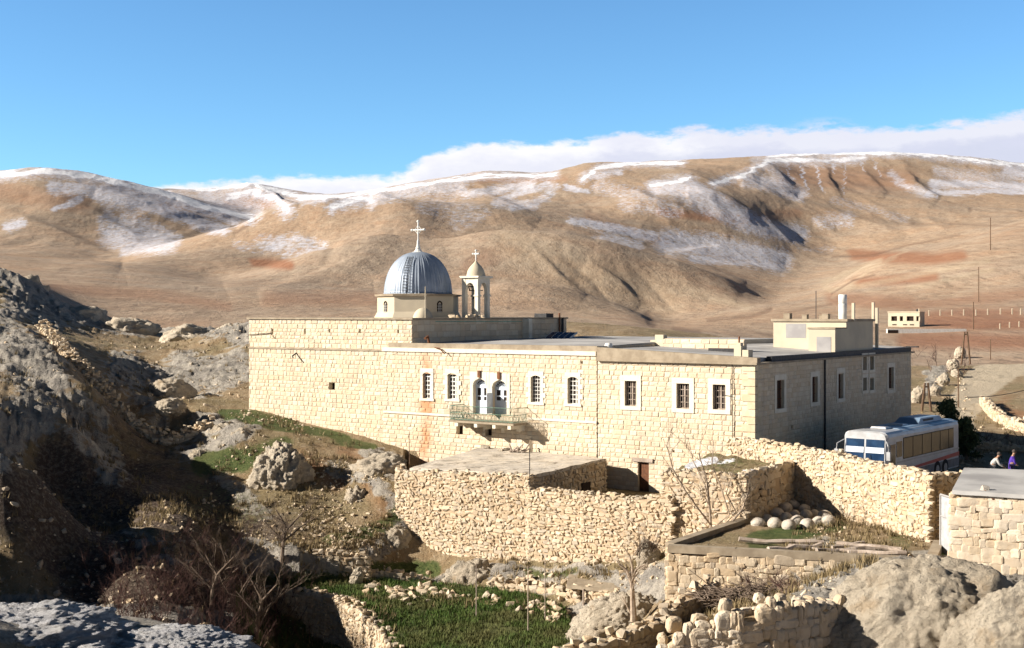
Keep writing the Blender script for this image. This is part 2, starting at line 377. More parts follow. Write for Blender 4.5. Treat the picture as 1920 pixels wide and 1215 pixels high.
def pchip_cols(Dn,Zn,dq):
    # Dn,Zn (k,m) nodes per column; dq (r,m) queries; monotone cubic along axis 0
    h=np.diff(Dn,axis=0); dl=np.diff(Zn,axis=0)/h; m=np.zeros_like(Zn)
    w1=2*h[1:]+h[:-1]; w2=h[1:]+2*h[:-1]; same=(dl[1:]*dl[:-1])>0
    with np.errstate(divide='ignore',invalid='ignore'): hm=(w1+w2)/(w1/dl[:-1]+w2/dl[1:])
    m[1:-1]=np.where(same,hm,0); m[0]=dl[0]; m[-1]=dl[-1]; m=np.nan_to_num(m)
    out=np.zeros_like(dq); k=len(Dn)
    for i in range(k-1):
        sel=(dq>=Dn[i])&((dq<=Dn[i+1]) if i<k-2 else True)
        t=np.clip((dq-Dn[i])/h[i],0,1); t2=t*t;t3=t2*t
        z=(2*t3-3*t2+1)*Zn[i]+(t3-2*t2+t)*h[i]*m[i]+(-2*t3+3*t2)*Zn[i+1]+(t3-t2)*h[i]*m[i+1]
        out=np.where(sel,z,out)
    return out
HC=[
(300,[(-700,500),(0,522),(200,545),(400,563),(600,573),(800,580),(1000,586),(1200,605),(1240,618),(1300,616),(1500,606),(1700,600),(1920,588),(2600,570)]),
(420,[(-700,480),(0,505),(200,522),(400,540),(600,552),(800,558),(850,553),(920,540),(960,537),(1035,545),(1110,565),(1185,585),(1225,604),(1260,612),(1320,604),(1400,592),(1500,582),(1700,565),(1820,548),(1920,535),(2600,500)]),
(480,[(-700,470),(0,497),(200,515),(400,538),(600,545),(800,551),(900,547),(1000,548),(1100,566),(1200,592),(1240,602),(1320,592),(1400,582),(1500,574),(1700,548),(1800,525),(1920,505),(2600,460)]),
(700,[(-700,450),(0,492),(100,503),(200,506),(300,518),(400,537),(430,533),(500,515),(570,487),(650,462),(700,448),(760,447),(830,457),(900,443),(960,440),(1060,445),(1135,465),(1210,490),(1280,510),(1390,542),(1435,566),(1500,556),(1560,540),(1620,500),(1660,482),(1760,460),(1860,432),(1920,415),(2200,370),(2600,350)]),
(850,[(-700,440),(0,485),(200,499),(300,493),(400,496),(500,508),(570,499),(650,478),(700,461),(760,452),(830,466),(900,458),(960,456),(1060,460),(1135,478),(1210,499),(1280,514),(1390,532),(1435,546),(1500,542),(1560,532),(1620,512),(1660,497),(1760,474),(1860,448),(1920,430),(2200,390),(2600,370)]),
(1300,[(-700,410),(0,468),(100,480),(200,497),(300,472),(380,452),(440,438),(480,413),(500,405),(560,388),(600,377),(640,372),(700,378),(760,376),(800,376),(850,388),(900,395),(960,404),(1000,410),(1100,422),(1200,444),(1300,472),(1400,498),(1500,515),(1600,500),(1700,478),(1800,460),(1920,425),(2600,380)]),
(1750,[(-700,380),(0,430),(200,460),(300,462),(400,462),(440,455),(480,430),(500,423),(560,409),(600,398),(640,391),(700,388),(760,388),(800,388),(850,384),(900,380),(960,380),(1000,376),(1100,378),(1180,372),(1230,366),(1285,378),(1340,390),(1400,408),(1450,428),(1500,450),(1560,464),(1700,448),(1800,435),(1920,418),(2600,370)]),
(2300,[(-700,300),(-300,318),(0,325),(80,318),(150,325),(250,345),(330,365),(420,395),(478,413),(520,402),(560,386),(620,374),(700,364),(760,354),(850,345),(900,345),(960,352),(1000,345),(1040,335),(1100,322),(1200,322),(1300,324),(1360,336),(1420,350),(1500,370),(1600,382),(1700,382),(1800,380),(1920,378),(2600,350)]),
(2750,[(-700,330),(0,340),(150,348),(250,362),(330,372),(400,378),(478,388),(530,380),(620,370),(700,364),(760,352),(850,340),(960,337),(1040,330),(1100,314),(1200,313),(1300,310),(1400,302),(1440,305),(1500,318),(1600,325),(1700,330),(1920,345),(2600,350)]),
(3400,[(-700,345),(0,345),(200,352),(300,356),(400,358),(470,345),(530,358),(600,366),(660,367),(700,360),(760,350),(850,336),(920,325),(1000,328),(1040,325),(1100,310),(1200,307),(1300,303),(1400,297),(1440,292),(1600,286),(1700,286),(1750,290),(1850,300),(1920,308),(2200,325),(2600,335)]),
(4600,[(-700,400),(0,400),(600,400),(1000,360),(1500,320),(1920,340),(2600,360)])]
RIDGE=[([(180,362),(300,392),(440,434)],13,7),([(60,350),(180,400),(260,450)],20,5),([(0,390),(110,440),(230,492)],18,5),([(330,372),(410,400),(470,412)],9,5),([(420,535),(500,512),(570,487),(650,460),(740,437)],15,6),([(640,374),(560,389),(500,406),(440,440),(330,470),(230,498)],12,6),
([(1120,340),(1200,365),(1290,400),(1380,432)],14,5),([(1225,355),(1290,342),(1350,368),(1420,410),(1490,445)],20,5),([(1380,330),(1440,303),(1470,335),(1500,362)],12,6),([(1060,412),(1150,432),(1240,447),(1330,470)],10,4),([(1120,452),(1230,478),(1300,500),(1400,532)],13,6),
([(940,440),(1060,444),(1135,464),(1210,489),(1280,509),(1390,541)],14,6),([(1250,478),(1350,470),(1470,492)],16,6),([(1000,470),(1050,520),(1100,560)],10,4),([(1100,490),(1160,530),(1200,570)],9,4),([(860,545),(960,536),(1060,548),(1150,574),(1215,600)],12,6),
([(480,350),(520,372),(560,392)],9,5),([(700,364),(760,385),(820,400)],12,4),([(860,350),(940,380),(1010,410)],14,4),([(1600,300),(1640,340),(1660,365)],9,3),([(1690,305),(1720,345),(1760,372)],10,4),([(1540,300),(1560,340),(1580,370)],8,3),
([(700,470),(640,500),(560,530),(480,552)],13,4),([(830,470),(760,505),(700,530)],14,4),([(1480,375),(1600,410),(1700,440)],16,4),([(1780,520),(1700,545),(1600,580)],14,4),([(560,440),(620,470),(600,500)],-13,3),([(1050,480),(1110,528),(1150,575)],-7,2),([(1180,500),(1230,545),(1260,580)],-7,2),([(640,490),(560,520)],-10,2)]
def relief(px,py,d):
    z=np.zeros(len(px))
    for pts,w_,A in RIDGE:
        sg=np.sign(w_); w_=abs(w_)
        lo=min(p[0] for p in pts)-3*w_; hi=max(p[0] for p in pts)+3*w_; m=np.where((px>lo)&(px<hi))[0]
        if not len(m): continue
        a,b=px[m],py[m]; dm=np.full(len(m),1e9); ln=[math.hypot(q[0]-p[0],q[1]-p[1]) for p,q in zip(pts[:-1],pts[1:])]; Lt=sum(ln); acc=0; am=np.zeros(len(m)); side=np.zeros(len(m))
        for (x0,y0),(x1,y1) in zip(pts[:-1],pts[1:]):
            vx,vy=x1-x0,y1-y0; t=np.clip(((a-x0)*vx+(b-y0)*vy)/(vx*vx+vy*vy),0,1); dd_=np.hypot(a-x0-t*vx,b-y0-t*vy); L_=math.hypot(vx,vy)
            pos=(acc+t*L_)/Lt; side=np.where(dd_<dm,(y0+t*vy)-b,side); am=np.where(dd_<dm,np.clip(np.sin(np.pi*np.clip(pos,0.0,1.0)),0,1)**.7,am); dm=np.minimum(dm,dd_); acc+=L_
        z[m]+=sg*A/F*d[m]*am*np.exp(-(dm/np.where(side>0,w_*(1 if sg<0 else .5),w_*(1 if sg<0 else 2.4)))**1.5)
    return z
def gsm(a,sg):
    k=np.arange(-int(3*sg),int(3*sg)+1); g_=np.exp(-k*k/(2*sg*sg)); g_/=g_.sum()
    return np.convolve(np.pad(a,len(k)//2,mode='edge'),g_,'valid')
DN=190.0*S
def terrain_near(px,d):
    """px,d arrays (d true metres) -> z with detail"""
    z=tps_eval(TW,TCen,TC(px,d/S)); x=(px-960)/F*d; y=d
    return z
def build_near():
    pxs=np.arange(-760,2660,3.0); rows=600; ds=6*(DN/6)**(np.linspace(0,1,rows))
    PX,D=np.meshgrid(pxs,ds); px=PX.ravel(); d=D.ravel(); z=terrain_near(px,d); x=(px-960)/F*d; y=d
    py=HZ-z/d*F
    mx=px+22*fbm2(x*.25,y*.25,3,31); my=py+16*fbm2(x*.3,y*.3,3,37)
    rock=strokes(mx,my,[([(230,690),(330,725),(440,705)],26,.8),([(620,880),(700,905),(740,960)],20,.7),([(420,905),(490,970)],20,.6),([(800,1085),(950,1080),(1230,1090)],16,.8),([(360,850),(450,825)],18,.9),([(60,720),(170,800),(200,880)],40,.6),([(210,700),(300,790)],30,.5),([(0,640),(80,700),(60,790),(0,830)],55,.75),([(30,575),(180,590),(330,610),(460,625)],26,1),([(0,510),(90,560)],28,1),([(330,690),(450,680),(340,720)],24,.7),
      ([(380,800),(440,800)],20,.9),([(345,850),(420,840),(470,800)],26,.6),([(700,860),(740,880)],22,.9),([(690,1040),(745,985)],20,.9),([(820,1110),(900,1065),(950,1100),(1040,1110)],22,.8),
      ([(1060,1215),(1150,1130),(1230,1100)],34,1),([(0,1165),(200,1180),(460,1215)],40,1),([(1550,1100),(1920,1100)],50,1),([(1790,650),(1760,690),(1740,730)],14,.9),([(470,1040),(680,1080)],26,.8),
      ([(250,1000),(330,1060)],30,.4),([(1540,940),(1740,1040)],5,.2)])
    green=strokes(mx,my,[([(430,780),(560,800),(700,845)],11,.85),([(380,870),(460,870),(520,840)],26,.8),([(360,930),(470,960)],40,.45),([(620,1010),(700,985),(745,960)],16,.6),([(1570,975),(1500,1010),(1420,1025)],20,.7),([(640,960),(600,1000)],30,.35),
      ([(680,1065),(820,1060)],18,.8),([(1700,1035),(1780,1040)],14,.7),([(1760,800),(1720,800)],8,.5),([(1000,1080),(1080,1085)],10,.7),([(1300,1120),(1420,1110)],8,.5)])
    soil=strokes(mx,my,[([(1830,830),(1920,845)],14,.8),([(1880,760),(1920,790)],14,1),([(560,870),(620,900)],22,.8),([(680,900),(720,960)],16,.5),([(1730,650),(1920,640)],18,.7),([(1700,625),(1900,610)],16,.8),([(650,850),(700,860)],14,.6)])
    dark=strokes(mx,my,[([(0,930),(150,1000),(200,1080)],70,.6),([(120,880),(260,920),(380,960)],70,.6),([(200,780),(300,850)],30,.4),([(80,980),(250,1100),(420,1120)],90,.6),([(420,960),(520,1010)],50,.5)])  # dark scrub ground, spread over the left gully to deepen its shade in colour
    ter=inpoly(x,y,TERR); green=np.where(ter,0.95,green)
    low=inpoly(x,y,[XY(440,73),XY(560,73),XY(640,71),XY(700,66),XY(735,61),XY(640,58),XY(440,62)]); green=np.where(low&~ter,0.7,green)
    rough=(0.16+0.7*rock)*(1-0.75*green)
    slope_n=fbm2(x*.22,y*.22,6,3,True)
    det=rough*(0.55*slope_n+0.22*fbm2(x*1.1,y*1.1,5,11,True))+0.10*fbm2(x*.6,y*.6,4,19)+rough*.12*fbm2(x*2.6,y*2.6,3,29,True)
    near=np.clip((d-16)/20,0.25,1); left=np.clip((700-px)/300,0,1)*sstep(45,60,d)
    strata=0.5*rough*left*fbm2(x*.15+y*.02,y*1.4+z*2.0,4,41,True)
    z=z+det*near*1.05+left*0.45*fbm2(x*.13,y*.13,4,77)+strata
    hi=[(COURT,-11.75*S),(YARD,-11.2*S),(LANE,-11.4*S)]
    for poly,zz in hi:
        m=inpoly(x,y,poly); z=np.where(m,zz+0.08*fbm2(x*1.3,y*1.3,4,5),z)
    zt=-(15.95+0.35*sstep(75*S,62*S,d))*S
    z=np.where(ter,zt+0.06*fbm2(x*1.5,y*1.5,4,6),z)
    m=inpoly(x,y,ROADP); z=np.where(m,-9.62+0.02*fbm2(x*1,y*1,3,8),z)
    # keep natural ground under floors and inside the buildings
    bld=inpoly(x,y,[XY(470,107.5),XY(1412,80.8),XY(1704,105),XY(1000,150),XY(520,140)]); z=np.where(bld,np.minimum(z,-9.0),z)
    road=m.astype(float); lane=strokes(px,HZ-z/d*F,[([(1920,880),(1810,870)],8,0),([(1800,830),(1795,780),(1835,720),(1900,675),(2050,660)],30,1)])
    tr=np.maximum(road,lane)
    yard=(inpoly(x,y,YARD)|inpoly(x,y,COURT)); 
    yd=yard&inpoly(x,y,YARD); green=np.where(yd,np.clip(strokes(mx,HZ-z/d*F+16*fbm2(x*.3,y*.3,3,37),[([(1570,985),(1500,1000),(1420,1015)],22,.8),([(1640,990),(1700,1020)],14,.5)]),0,1),green)
    V=np.c_[x,y,z]; nc=len(pxs)
    i=np.arange(rows-1)[:,None]*nc+np.arange(nc-1)[None]; i=i.ravel(); f=np.c_[i,i+1,i+1+nc,i+nc]
    g=G(); g.add(V,f); sn=strokes(mx,my,[([(330,650),(420,640)],5,.0)])
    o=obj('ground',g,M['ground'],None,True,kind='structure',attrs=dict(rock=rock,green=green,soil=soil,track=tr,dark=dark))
    o['label']='rocky ground with gully, terraces and gravel road around the monastery'
    return z.reshape(rows,nc),pxs,ds
SNOW=[([(0,330),(80,324),(160,332),(250,352),(330,372),(420,400),(470,410)],9,1),([(100,350),(250,362),(360,385),(440,412)],9,.75),([(180,365),(260,380),(330,400),(420,432)],9,.8),([(200,385),(260,395)],10,.5),
([(210,440),(260,450),(310,455)],18,.75),([(200,410),(240,425),(300,430)],8,.6),([(280,465),(230,470)],6,.7),([(105,390),(150,372)],4,.8),([(15,425),(45,418)],7,.8),([(240,410),(330,450)],9,.6),
([(330,350),(400,358),(470,347),(530,362),(560,372),(610,372)],8,1),([(430,370),(470,360),(520,372),(540,392)],11,.9),([(400,365),(480,395)],12,.6),([(380,362),(440,400)],9,.7),
([(560,374),(640,370),(700,362),(760,354),(850,340),(920,330),(1000,332),(1040,329)],6,1),([(620,385),(680,372),(700,378)],9,.9),([(700,370),(800,350),(860,352)],12,.65),([(720,355),(860,362)],9,.5),([(870,365),(1000,345)],6,.7),([(930,380),(1000,385),(1040,350)],7,.6),([(800,385),(900,400),(860,415)],14,.4),
([(500,460),(560,455),(600,470)],13,.7),([(540,475),(590,480)],7,.6),([(450,460),(500,470)],9,.4),([(600,475),(640,468)],4,.7),
([(790,465),(830,478),(880,500)],7,.6),([(1090,340),(1120,318),(1180,310),(1280,308)],5,1),([(1100,332),(1160,322)],5,.7),([(1120,350),(1200,365),(1270,395)],10,.45),([(1060,350),(1100,360)],4,.8),([(1070,415),(1150,430),(1225,443)],7,.8),([(1130,445),(1200,460)],6,.6),([(1170,385),(1260,400)],9,.45),
([(1120,450),(1180,470),(1210,490)],7,.5),([(1230,350),(1290,345),(1330,370),(1380,400),(1440,430),(1500,440)],12,.75),([(1260,355),(1340,390),(1400,420)],12,.65),([(1220,352),(1290,338)],5,1),([(1340,345),(1400,330),(1440,305),(1500,303)],6,1),([(1400,335),(1450,345),(1500,365)],10,.7),([(1420,300),(1450,320),(1480,345)],9,.55),
([(1440,295),(1600,289),(1700,289),(1760,294),(1850,305),(1920,314),(1990,318)],6,1),([(1440,300),(1540,301),(1620,296)],7,.9),([(1250,455),(1330,460),(1400,475),(1460,490)],16,.75),([(1300,485),(1400,490),(1450,495)],6,.7),([(1500,470),(1560,470)],6,.3),([(1540,415),(1590,410)],10,.5),([(1560,375),(1620,390),(1700,412)],6,.35),
([(1750,345),(1850,345),(1920,350)],6,.8),([(1740,362),(1920,358)],4,.8),([(1760,322),(1850,335),(1900,330)],9,.5),([(1670,325),(1700,350),(1740,365)],6,.6),([(1890,320),(1920,325)],8,.8),
([(1500,310),(1515,355)],2.2,.9),([(1478,305),(1480,335)],2,.8),([(1530,312),(1545,360)],1.8,.8),([(1560,300),(1560,325)],2,.8),([(1584,310),(1582,365)],1.6,.7),([(1616,300),(1620,320)],2,.8),([(1640,300),(1650,330)],1.6,.7),([(1745,342),(1760,368)],3,.7),([(960,365),(1000,350)],4,.8),([(1000,385),(960,390)],5,.7),([(1380,575),(1395,580)],3,.8),([(940,372),(1010,352),(1030,345)],4,.7)]
SNOW=[([(x,y-3) for x,y in pts] if st>=.95 else pts,r,st) for pts,r,st in SNOW]
SNOW=[q for pts,r,st in SNOW for q in ([(pts,r*.8,st),(pts,r*2.0,.5)] if st>=.9 and r>3 else [(pts,r*(1.5 if r>3 else 1),st*.9)])]
SOILS=[([(1700,640),(1800,640),(1920,640)],16,.85),([(1740,600),(1830,606),(1920,604)],14,.9),([(1830,560),(1700,575)],8,.5),([(475,492),(540,496)],8,1),([(1600,478),(1750,485),(1800,478)],10,.9),([(1610,530),(1750,520)],9,.9),([(1700,600),(1800,590),(1900,590)],12,.8),([(1500,400),(1400,410),(1250,400)],9,.4),([(1250,455),(1100,405)],8,.3),([(1240,398),(1330,405)],9,.7),([(1480,330),(1700,340)],20,.45),([(430,380),(500,378)],12,.5),([(0,360),(150,380)],16,.35),([(380,395),(300,385)],8,.4),([(900,340),(1060,335)],5,.4),([(940,470),(880,500),(960,470)],14,.35),([(500,560),(700,560)],12,.4),([(100,540),(300,555),(430,575)],9,.4),([(1560,560),(1700,570)],12,.6),([(1830,560),(1920,550)],12,.5)]
PALE=[([(960,460),(1060,500),(1150,540),(1250,560)],35,.5),([(1000,480),(1100,580)],30,.3),([(1650,490),(1540,530),(1560,545),(1700,520),(1850,490)],5,.7),([(1340,560),(1400,575)],8,.7),([(1280,540),(1380,570)],10,.5),([(1560,560),(1640,500),(1700,470)],3,.5),([(1700,540),(1860,505)],4,.6)]
DARKL=[([(1560,550),(1600,525),(1640,515)],1.8,1),([(1560,482),(1640,478),(1700,460),(1800,440)],1.8,.8),([(440,438),(480,412)],3,.9),([(1330,600),(1420,590),(1445,580)],4,.9),([(1215,590),(1225,610)],7,.9),([(1265,618),(1310,622)],5,1),([(1780,420),(1920,425)],1.5,.6),([(1800,408),(1920,405)],1.2,.5),([(860,500),(1000,470)],1,.0),([(1460,467),(1490,472)],2,.8),([(370,540)],3,.9),([(1820,394)],4,.9),([(1487,468)],3,.9),([(1365,392)],0.5,0),([(1480,585),(1560,570)],2,.7)]  # dark strokes; those at the hill foot paint a shadow gap and shady cut
def build_far():
    pxs=np.arange(-760,2660,2.5); rows=460; u=np.linspace(0,1,rows)
    ds=DN*(4600.0/DN)**u; nc=len(pxs)
    zn0=terrain_near(pxs,np.full(nc,DN))
    Dn=[np.full(nc,DN)]; Zn=[zn0]
    for i,(d,k) in enumerate(HC):
        k=np.array(k,float); py=gsm(np.interp(pxs,k[:,0],k[:,1]),7 if d>2000 else 9)
        dv=d*(1+0.045*np.sin(pxs/260.0+i*1.7))*(1-0.05*sstep(480,0,pxs)*(d>1200)) if 300<d<3300 else np.full(nc,float(d))
        Dn.append(dv); Zn.append((HZ-py)/F*dv)
    PX,D=np.meshgrid(pxs,ds); z=pchip_cols(np.array(Dn),np.array(Zn),D).ravel()
    px=PX.ravel(); d=D.ravel(); x=(px-960)/F*d; y=d; py=HZ-z/d*F
    fade=sstep(DN,DN*1.5,d); amp=np.clip(d/1000,0.2,2.2)
    # gullies running down toward the viewer, folds and fine erosion
    warp=60*fbm2(x/500,y/700,3,5)
    gl=fbm2((x+warp)/95,y/420,5,51,True,0.55); fold=fbm2((x+warp)/260,y/380,4,61,True)
    sp=vn2(x/170+.8*vn2(y/300,x/400,83),y/260+x/400,81)
    z=z+fade*amp*(1.7*gl+2.6*fold*np.clip(d/1200,.2,1)*(1-.5*sstep(1900,2300,d))+3.0*sp*(1-.85*sstep(1700,2200,d))+0.35*fbm2(x/22,y/30,5,71))
    p0=HZ-z/d*F; z=z+fade*relief(px+8*fbm2(x/90,y/200,3,101),p0+5*fbm2(x/70,y/200,3,103),d)*sstep(170,240,d)*1.25*np.clip((p0-300)/40,0,1)
    py=HZ-z/d*F; mx=px+9*fbm2(x/60,y/60,4,91); my=py+4*fbm2(x/40,y/60,4,97)
    snow=strokes(mx+6*fbm2(x/25,y/60,3,131),my+4.5*fbm2(x/22,y/70,4,133),SNOW)*sstep(700,1100,d); snow=np.clip(snow,0,1)
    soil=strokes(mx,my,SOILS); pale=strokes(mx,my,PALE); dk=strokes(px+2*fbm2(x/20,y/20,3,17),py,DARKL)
    z=z-fade*dk*.25*amp
    g=G(); i=np.arange(rows-1)[:,None]*nc+np.arange(nc-1)[None]; i=i.ravel(); g.add(np.c_[x,y,z],np.c_[i,i+1,i+1+nc,i+nc])
    o=obj('hills',g,M['hills'],None,True,kind='structure',attrs=dict(snow=snow,soil=soil,pale=pale,dark=dk))
    o['label']='bare tan mountains with patches of thin snow behind the monastery'
    return z.reshape(rows,nc),pxs,ds
def f_ground(n,b,v):
    A=n.attr
    big=n.noise(v,0.12,6,0.6); med=n.noise(v,0.9,7,0.65); fi=n.noise(v,5,7,0.7); fin=n.noise(v,16,4,0.7)
    base=n.mix(n.rng(med,0.35,0.65),(0.27,0.19,0.105),(0.37,0.285,0.18))
    base=n.mix(n.math('MULTIPLY',n.rng(big,0.45,0.6),0.5),base,(0.18,0.155,0.075))
    spk=n.rng(fi,0.56,0.64); base=n.mix(n.math('MULTIPLY',spk,0.75),base,(0.46,0.40,0.31))
    base=n.mix(n.math('MULTIPLY',n.rng(fin,0.55,0.7),0.5),base,(0.12,0.085,0.05))
    soil=n.mix(n.rng(med,0.3,0.7),(0.30,0.14,0.065),(0.36,0.21,0.12)); base=n.mix(n.math('MULTIPLY',A('soil'),0.8),base,soil)
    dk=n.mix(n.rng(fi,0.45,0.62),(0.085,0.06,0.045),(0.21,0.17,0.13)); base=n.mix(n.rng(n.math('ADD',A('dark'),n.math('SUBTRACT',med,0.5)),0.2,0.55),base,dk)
    rk=n.mix(n.rng(med,0.35,0.65),(0.25,0.23,0.205),(0.45,0.41,0.345)); rk=n.mix(n.math('MULTIPLY',n.rng(fi,0.52,0.66),0.6),rk,(0.15,0.13,0.11))
    m=n.rng(n.math('ADD',A('rock'),n.math('MULTIPLY',n.math('SUBTRACT',med,0.5),1.6)),0.35,0.6); base=n.mix(m,base,rk)
    gr=n.mix(n.rng(fi,0.35,0.65),(0.045,0.075,0.020),(0.115,0.135,0.045)); gr=n.mix(n.math('MULTIPLY',n.rng(big,0.45,0.62),0.6),gr,(0.13,0.13,0.05))
    m=n.rng(n.math('ADD',A('green'),n.math('MULTIPLY',n.math('SUBTRACT',fi,0.5),0.9)),0.35,0.65); base=n.mix(m,base,gr)
    tr=n.mix(n.rng(fi,0.35,0.7),(0.45,0.375,0.27),(0.55,0.47,0.35)); base=n.mix(n.rng(n.math('ADD',A('track'),n.math('MULTIPLY',n.math('SUBTRACT',med,0.5),0.6)),0.35,0.6),base,tr)
    n.l(base,b.inputs['Base Color'])
    bump(n,b,n.math('ADD',n.noise(v,2.5,9,0.72),n.math('MULTIPLY',fi,0.35)),0.9,0.30)
M['ground']=mat('ground',f_ground)
def f_hills(n,b,v):
    A=n.attr
    big=n.noise(v,0.006,6,0.6); med=n.noise(n.mapping(v,(1,0.6,2)),0.035,8,0.65); fi=n.noise(n.mapping(v,(1,0.22,1)),0.20,9,0.78); stre=n.noise(n.mapping(v,(0.5,0.18,2.0)),0.30,7,0.7)
    base=n.mix(n.rng(big,0.38,0.62),(0.385,0.275,0.185),(0.365,0.285,0.21))
    base=n.mix(n.math('MULTIPLY',n.rng(med,0.42,0.68),0.45),base,(0.36,0.215,0.125))
    base=n.mix(n.math('MULTIPLY',n.rng(fi,0.47,0.60),0.55),base,(0.22,0.155,0.105))
    dots=n.noise(n.mapping(v,(1,.4,1)),0.55,3,.5); base=n.mix(n.math('MULTIPLY',n.rng(dots,.60,.68),.55),base,(0.13,0.10,0.065))
    base=n.mix(n.math('MULTIPLY',n.rng(stre,0.48,0.62),0.45),base,(0.47,0.37,0.265))
    base=n.mix(n.math('MULTIPLY',A('soil'),0.85),base,n.mix(n.rng(fi,0.4,0.6),(0.24,0.095,0.045),(0.31,0.15,0.08)))
    base=n.mix(n.math('MULTIPLY',A('pale'),0.75),base,n.mix(n.rng(fi,0.4,0.6),(0.46,0.38,0.27),(0.38,0.29,0.19)))
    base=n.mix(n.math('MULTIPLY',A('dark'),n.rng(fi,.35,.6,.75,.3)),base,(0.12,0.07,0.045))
    st=n.math('ADD',n.math('MULTIPLY',n.math('SUBTRACT',fi,0.5),2.6),n.math('MULTIPLY',n.math('SUBTRACT',stre,0.5),2.2))
    A1=n.math('ADD',A('snow'),n.math('MULTIPLY',st,n.rng(A('snow'),0.0,0.3,0.0,0.75))); dust=n.math('MULTIPLY',n.rng(A1,0.15,0.85),0.80); base=n.mix(dust,base,(0.58,0.60,0.68))
    base=n.mix(n.rng(n.math('ADD',A('snow'),n.math('MULTIPLY',st,0.22)),0.78,0.98),base,(0.82,0.83,0.86))
    n.l(base,b.inputs['Base Color'])
    bump(n,b,n.math('ADD',n.noise(n.mapping(v,(1,.35,1)),0.12,9,0.72),n.math('MULTIPLY',med,.8)),0.5,2.6)
M['hills']=mat('hills',f_hills)
NZ,NPX,ND=build_near()
FZ_,FPX,FD=build_far()
def gz(x,y):
    """height of the ground below a point"""
    px=960+F*x/y
    if y<ND[-1]: Zg,PXg,Dg=NZ,NPX,ND
    else: Zg,PXg,Dg=FZ_,FPX,FD
    i=np.clip(np.searchsorted(Dg,y)-1,0,len(Dg)-2); j=int(np.clip((px-PXg[0])/(PXg[1]-PXg[0]),0,len(PXg)-2))
    a=(y-Dg[i])/(Dg[i+1]-Dg[i]); c=(px-PXg[j])/(PXg[1]-PXg[0])
    return float((Zg[i,j]*(1-c)+Zg[i,j+1]*c)*(1-a)+(Zg[i+1,j]*(1-c)+Zg[i+1,j+1]*c)*a)
# ------------------------------------------------------------ stone work
def _stone_templates(nv=8,sub=2,box=0.52,jit=0.075):
    bm=bmesh.new(); bmesh.ops.create_icosphere(bm,subdivisions=sub,radius=1); bm.verts.ensure_lookup_table()
    v=np.array([q.co[:] for q in bm.verts]); f=np.array([[q.index for q in p.verts] for p in bm.faces]); bm.free()
    b=np.sign(v)*np.abs(v)**box
    return [b*(1+jit*rng.standard_normal((len(v),1))) for _ in range(nv)],f
def _hulls(nv=14,npts=18,box=0.50):
    out=[]
    for k in range(nv):
        d=rng.normal(size=(npts,3)); d/=np.linalg.norm(d,axis=1)[:,None]; p=np.sign(d)*np.abs(d)**box; p/=np.abs(p).max(0)
        p*=rng.uniform(.86,1.0,(npts,1))
        bm=bmesh.new(); vs=[bm.verts.new(tuple(q)) for q in p]; r=bmesh.ops.convex_hull(bm,input=vs)
        bmesh.ops.delete(bm,geom=[e for e in r['geom_interior'] if isinstance(e,bmesh.types.BMVert)],context='VERTS')
        bmesh.ops.triangulate(bm,faces=bm.faces); bm.verts.index_update(); bm.verts.ensure_lookup_table()
        out.append((np.array([q.co[:] for q in bm.verts]),np.array([[q.index for q in f.verts] for f in bm.faces]))); bm.free()
    return out
HULL=_hulls()
STBOX=_stone_templates(8,3,0.40,0.02)
for q in STBOX[0]: q*=(1+.10*fbm3(q*1.2+rng.uniform(0,50,3),3,5)[:,None])
def stones(g,cen,U,N,dims,rot=0.12,tint=None,tmpl=None):
    """cen (m,3), U,N (m,3) unit, dims (m,3) half sizes along U,N,z"""
    cen=np.asarray(cen,float);m=len(cen)
    if m==0: return
    tl=[(v_,tmpl[1]) for v_ in tmpl[0]] if tmpl else HULL; kk=rng.integers(0,len(tl),m)
    U=np.broadcast_to(U,(m,3));N=np.broadcast_to(N,(m,3));Z=np.broadcast_to([0,0,1.0],(m,3))
    a=rng.normal(0,rot,m)[:,None]; U2=U*np.cos(a)+Z*np.sin(a); Z2=Z*np.cos(a)-U*np.sin(a)
    a=rng.normal(0,rot,m)[:,None]; N2=N*np.cos(a)+U2*np.sin(a); U3=U2*np.cos(a)-N*np.sin(a)
    ti=rng.random(m) if tint is None else np.asarray(tint); D=np.asarray(dims,float)
    for q,(T,tf) in enumerate(tl):
        s_=np.where(kk==q)[0]
        if not len(s_): continue
        n=len(T); L=T[None]*D[s_][:,None,:]
        V=cen[s_][:,None]+L[:,:,0:1]*U3[s_][:,None]+L[:,:,1:2]*N2[s_][:,None]+L[:,:,2:3]*Z2[s_][:,None]
        g.add(V.reshape(-1,3),(tf[None]+(np.arange(len(s_))*n)[:,None,None]).reshape(-1,3),np.repeat(ti[s_],n))
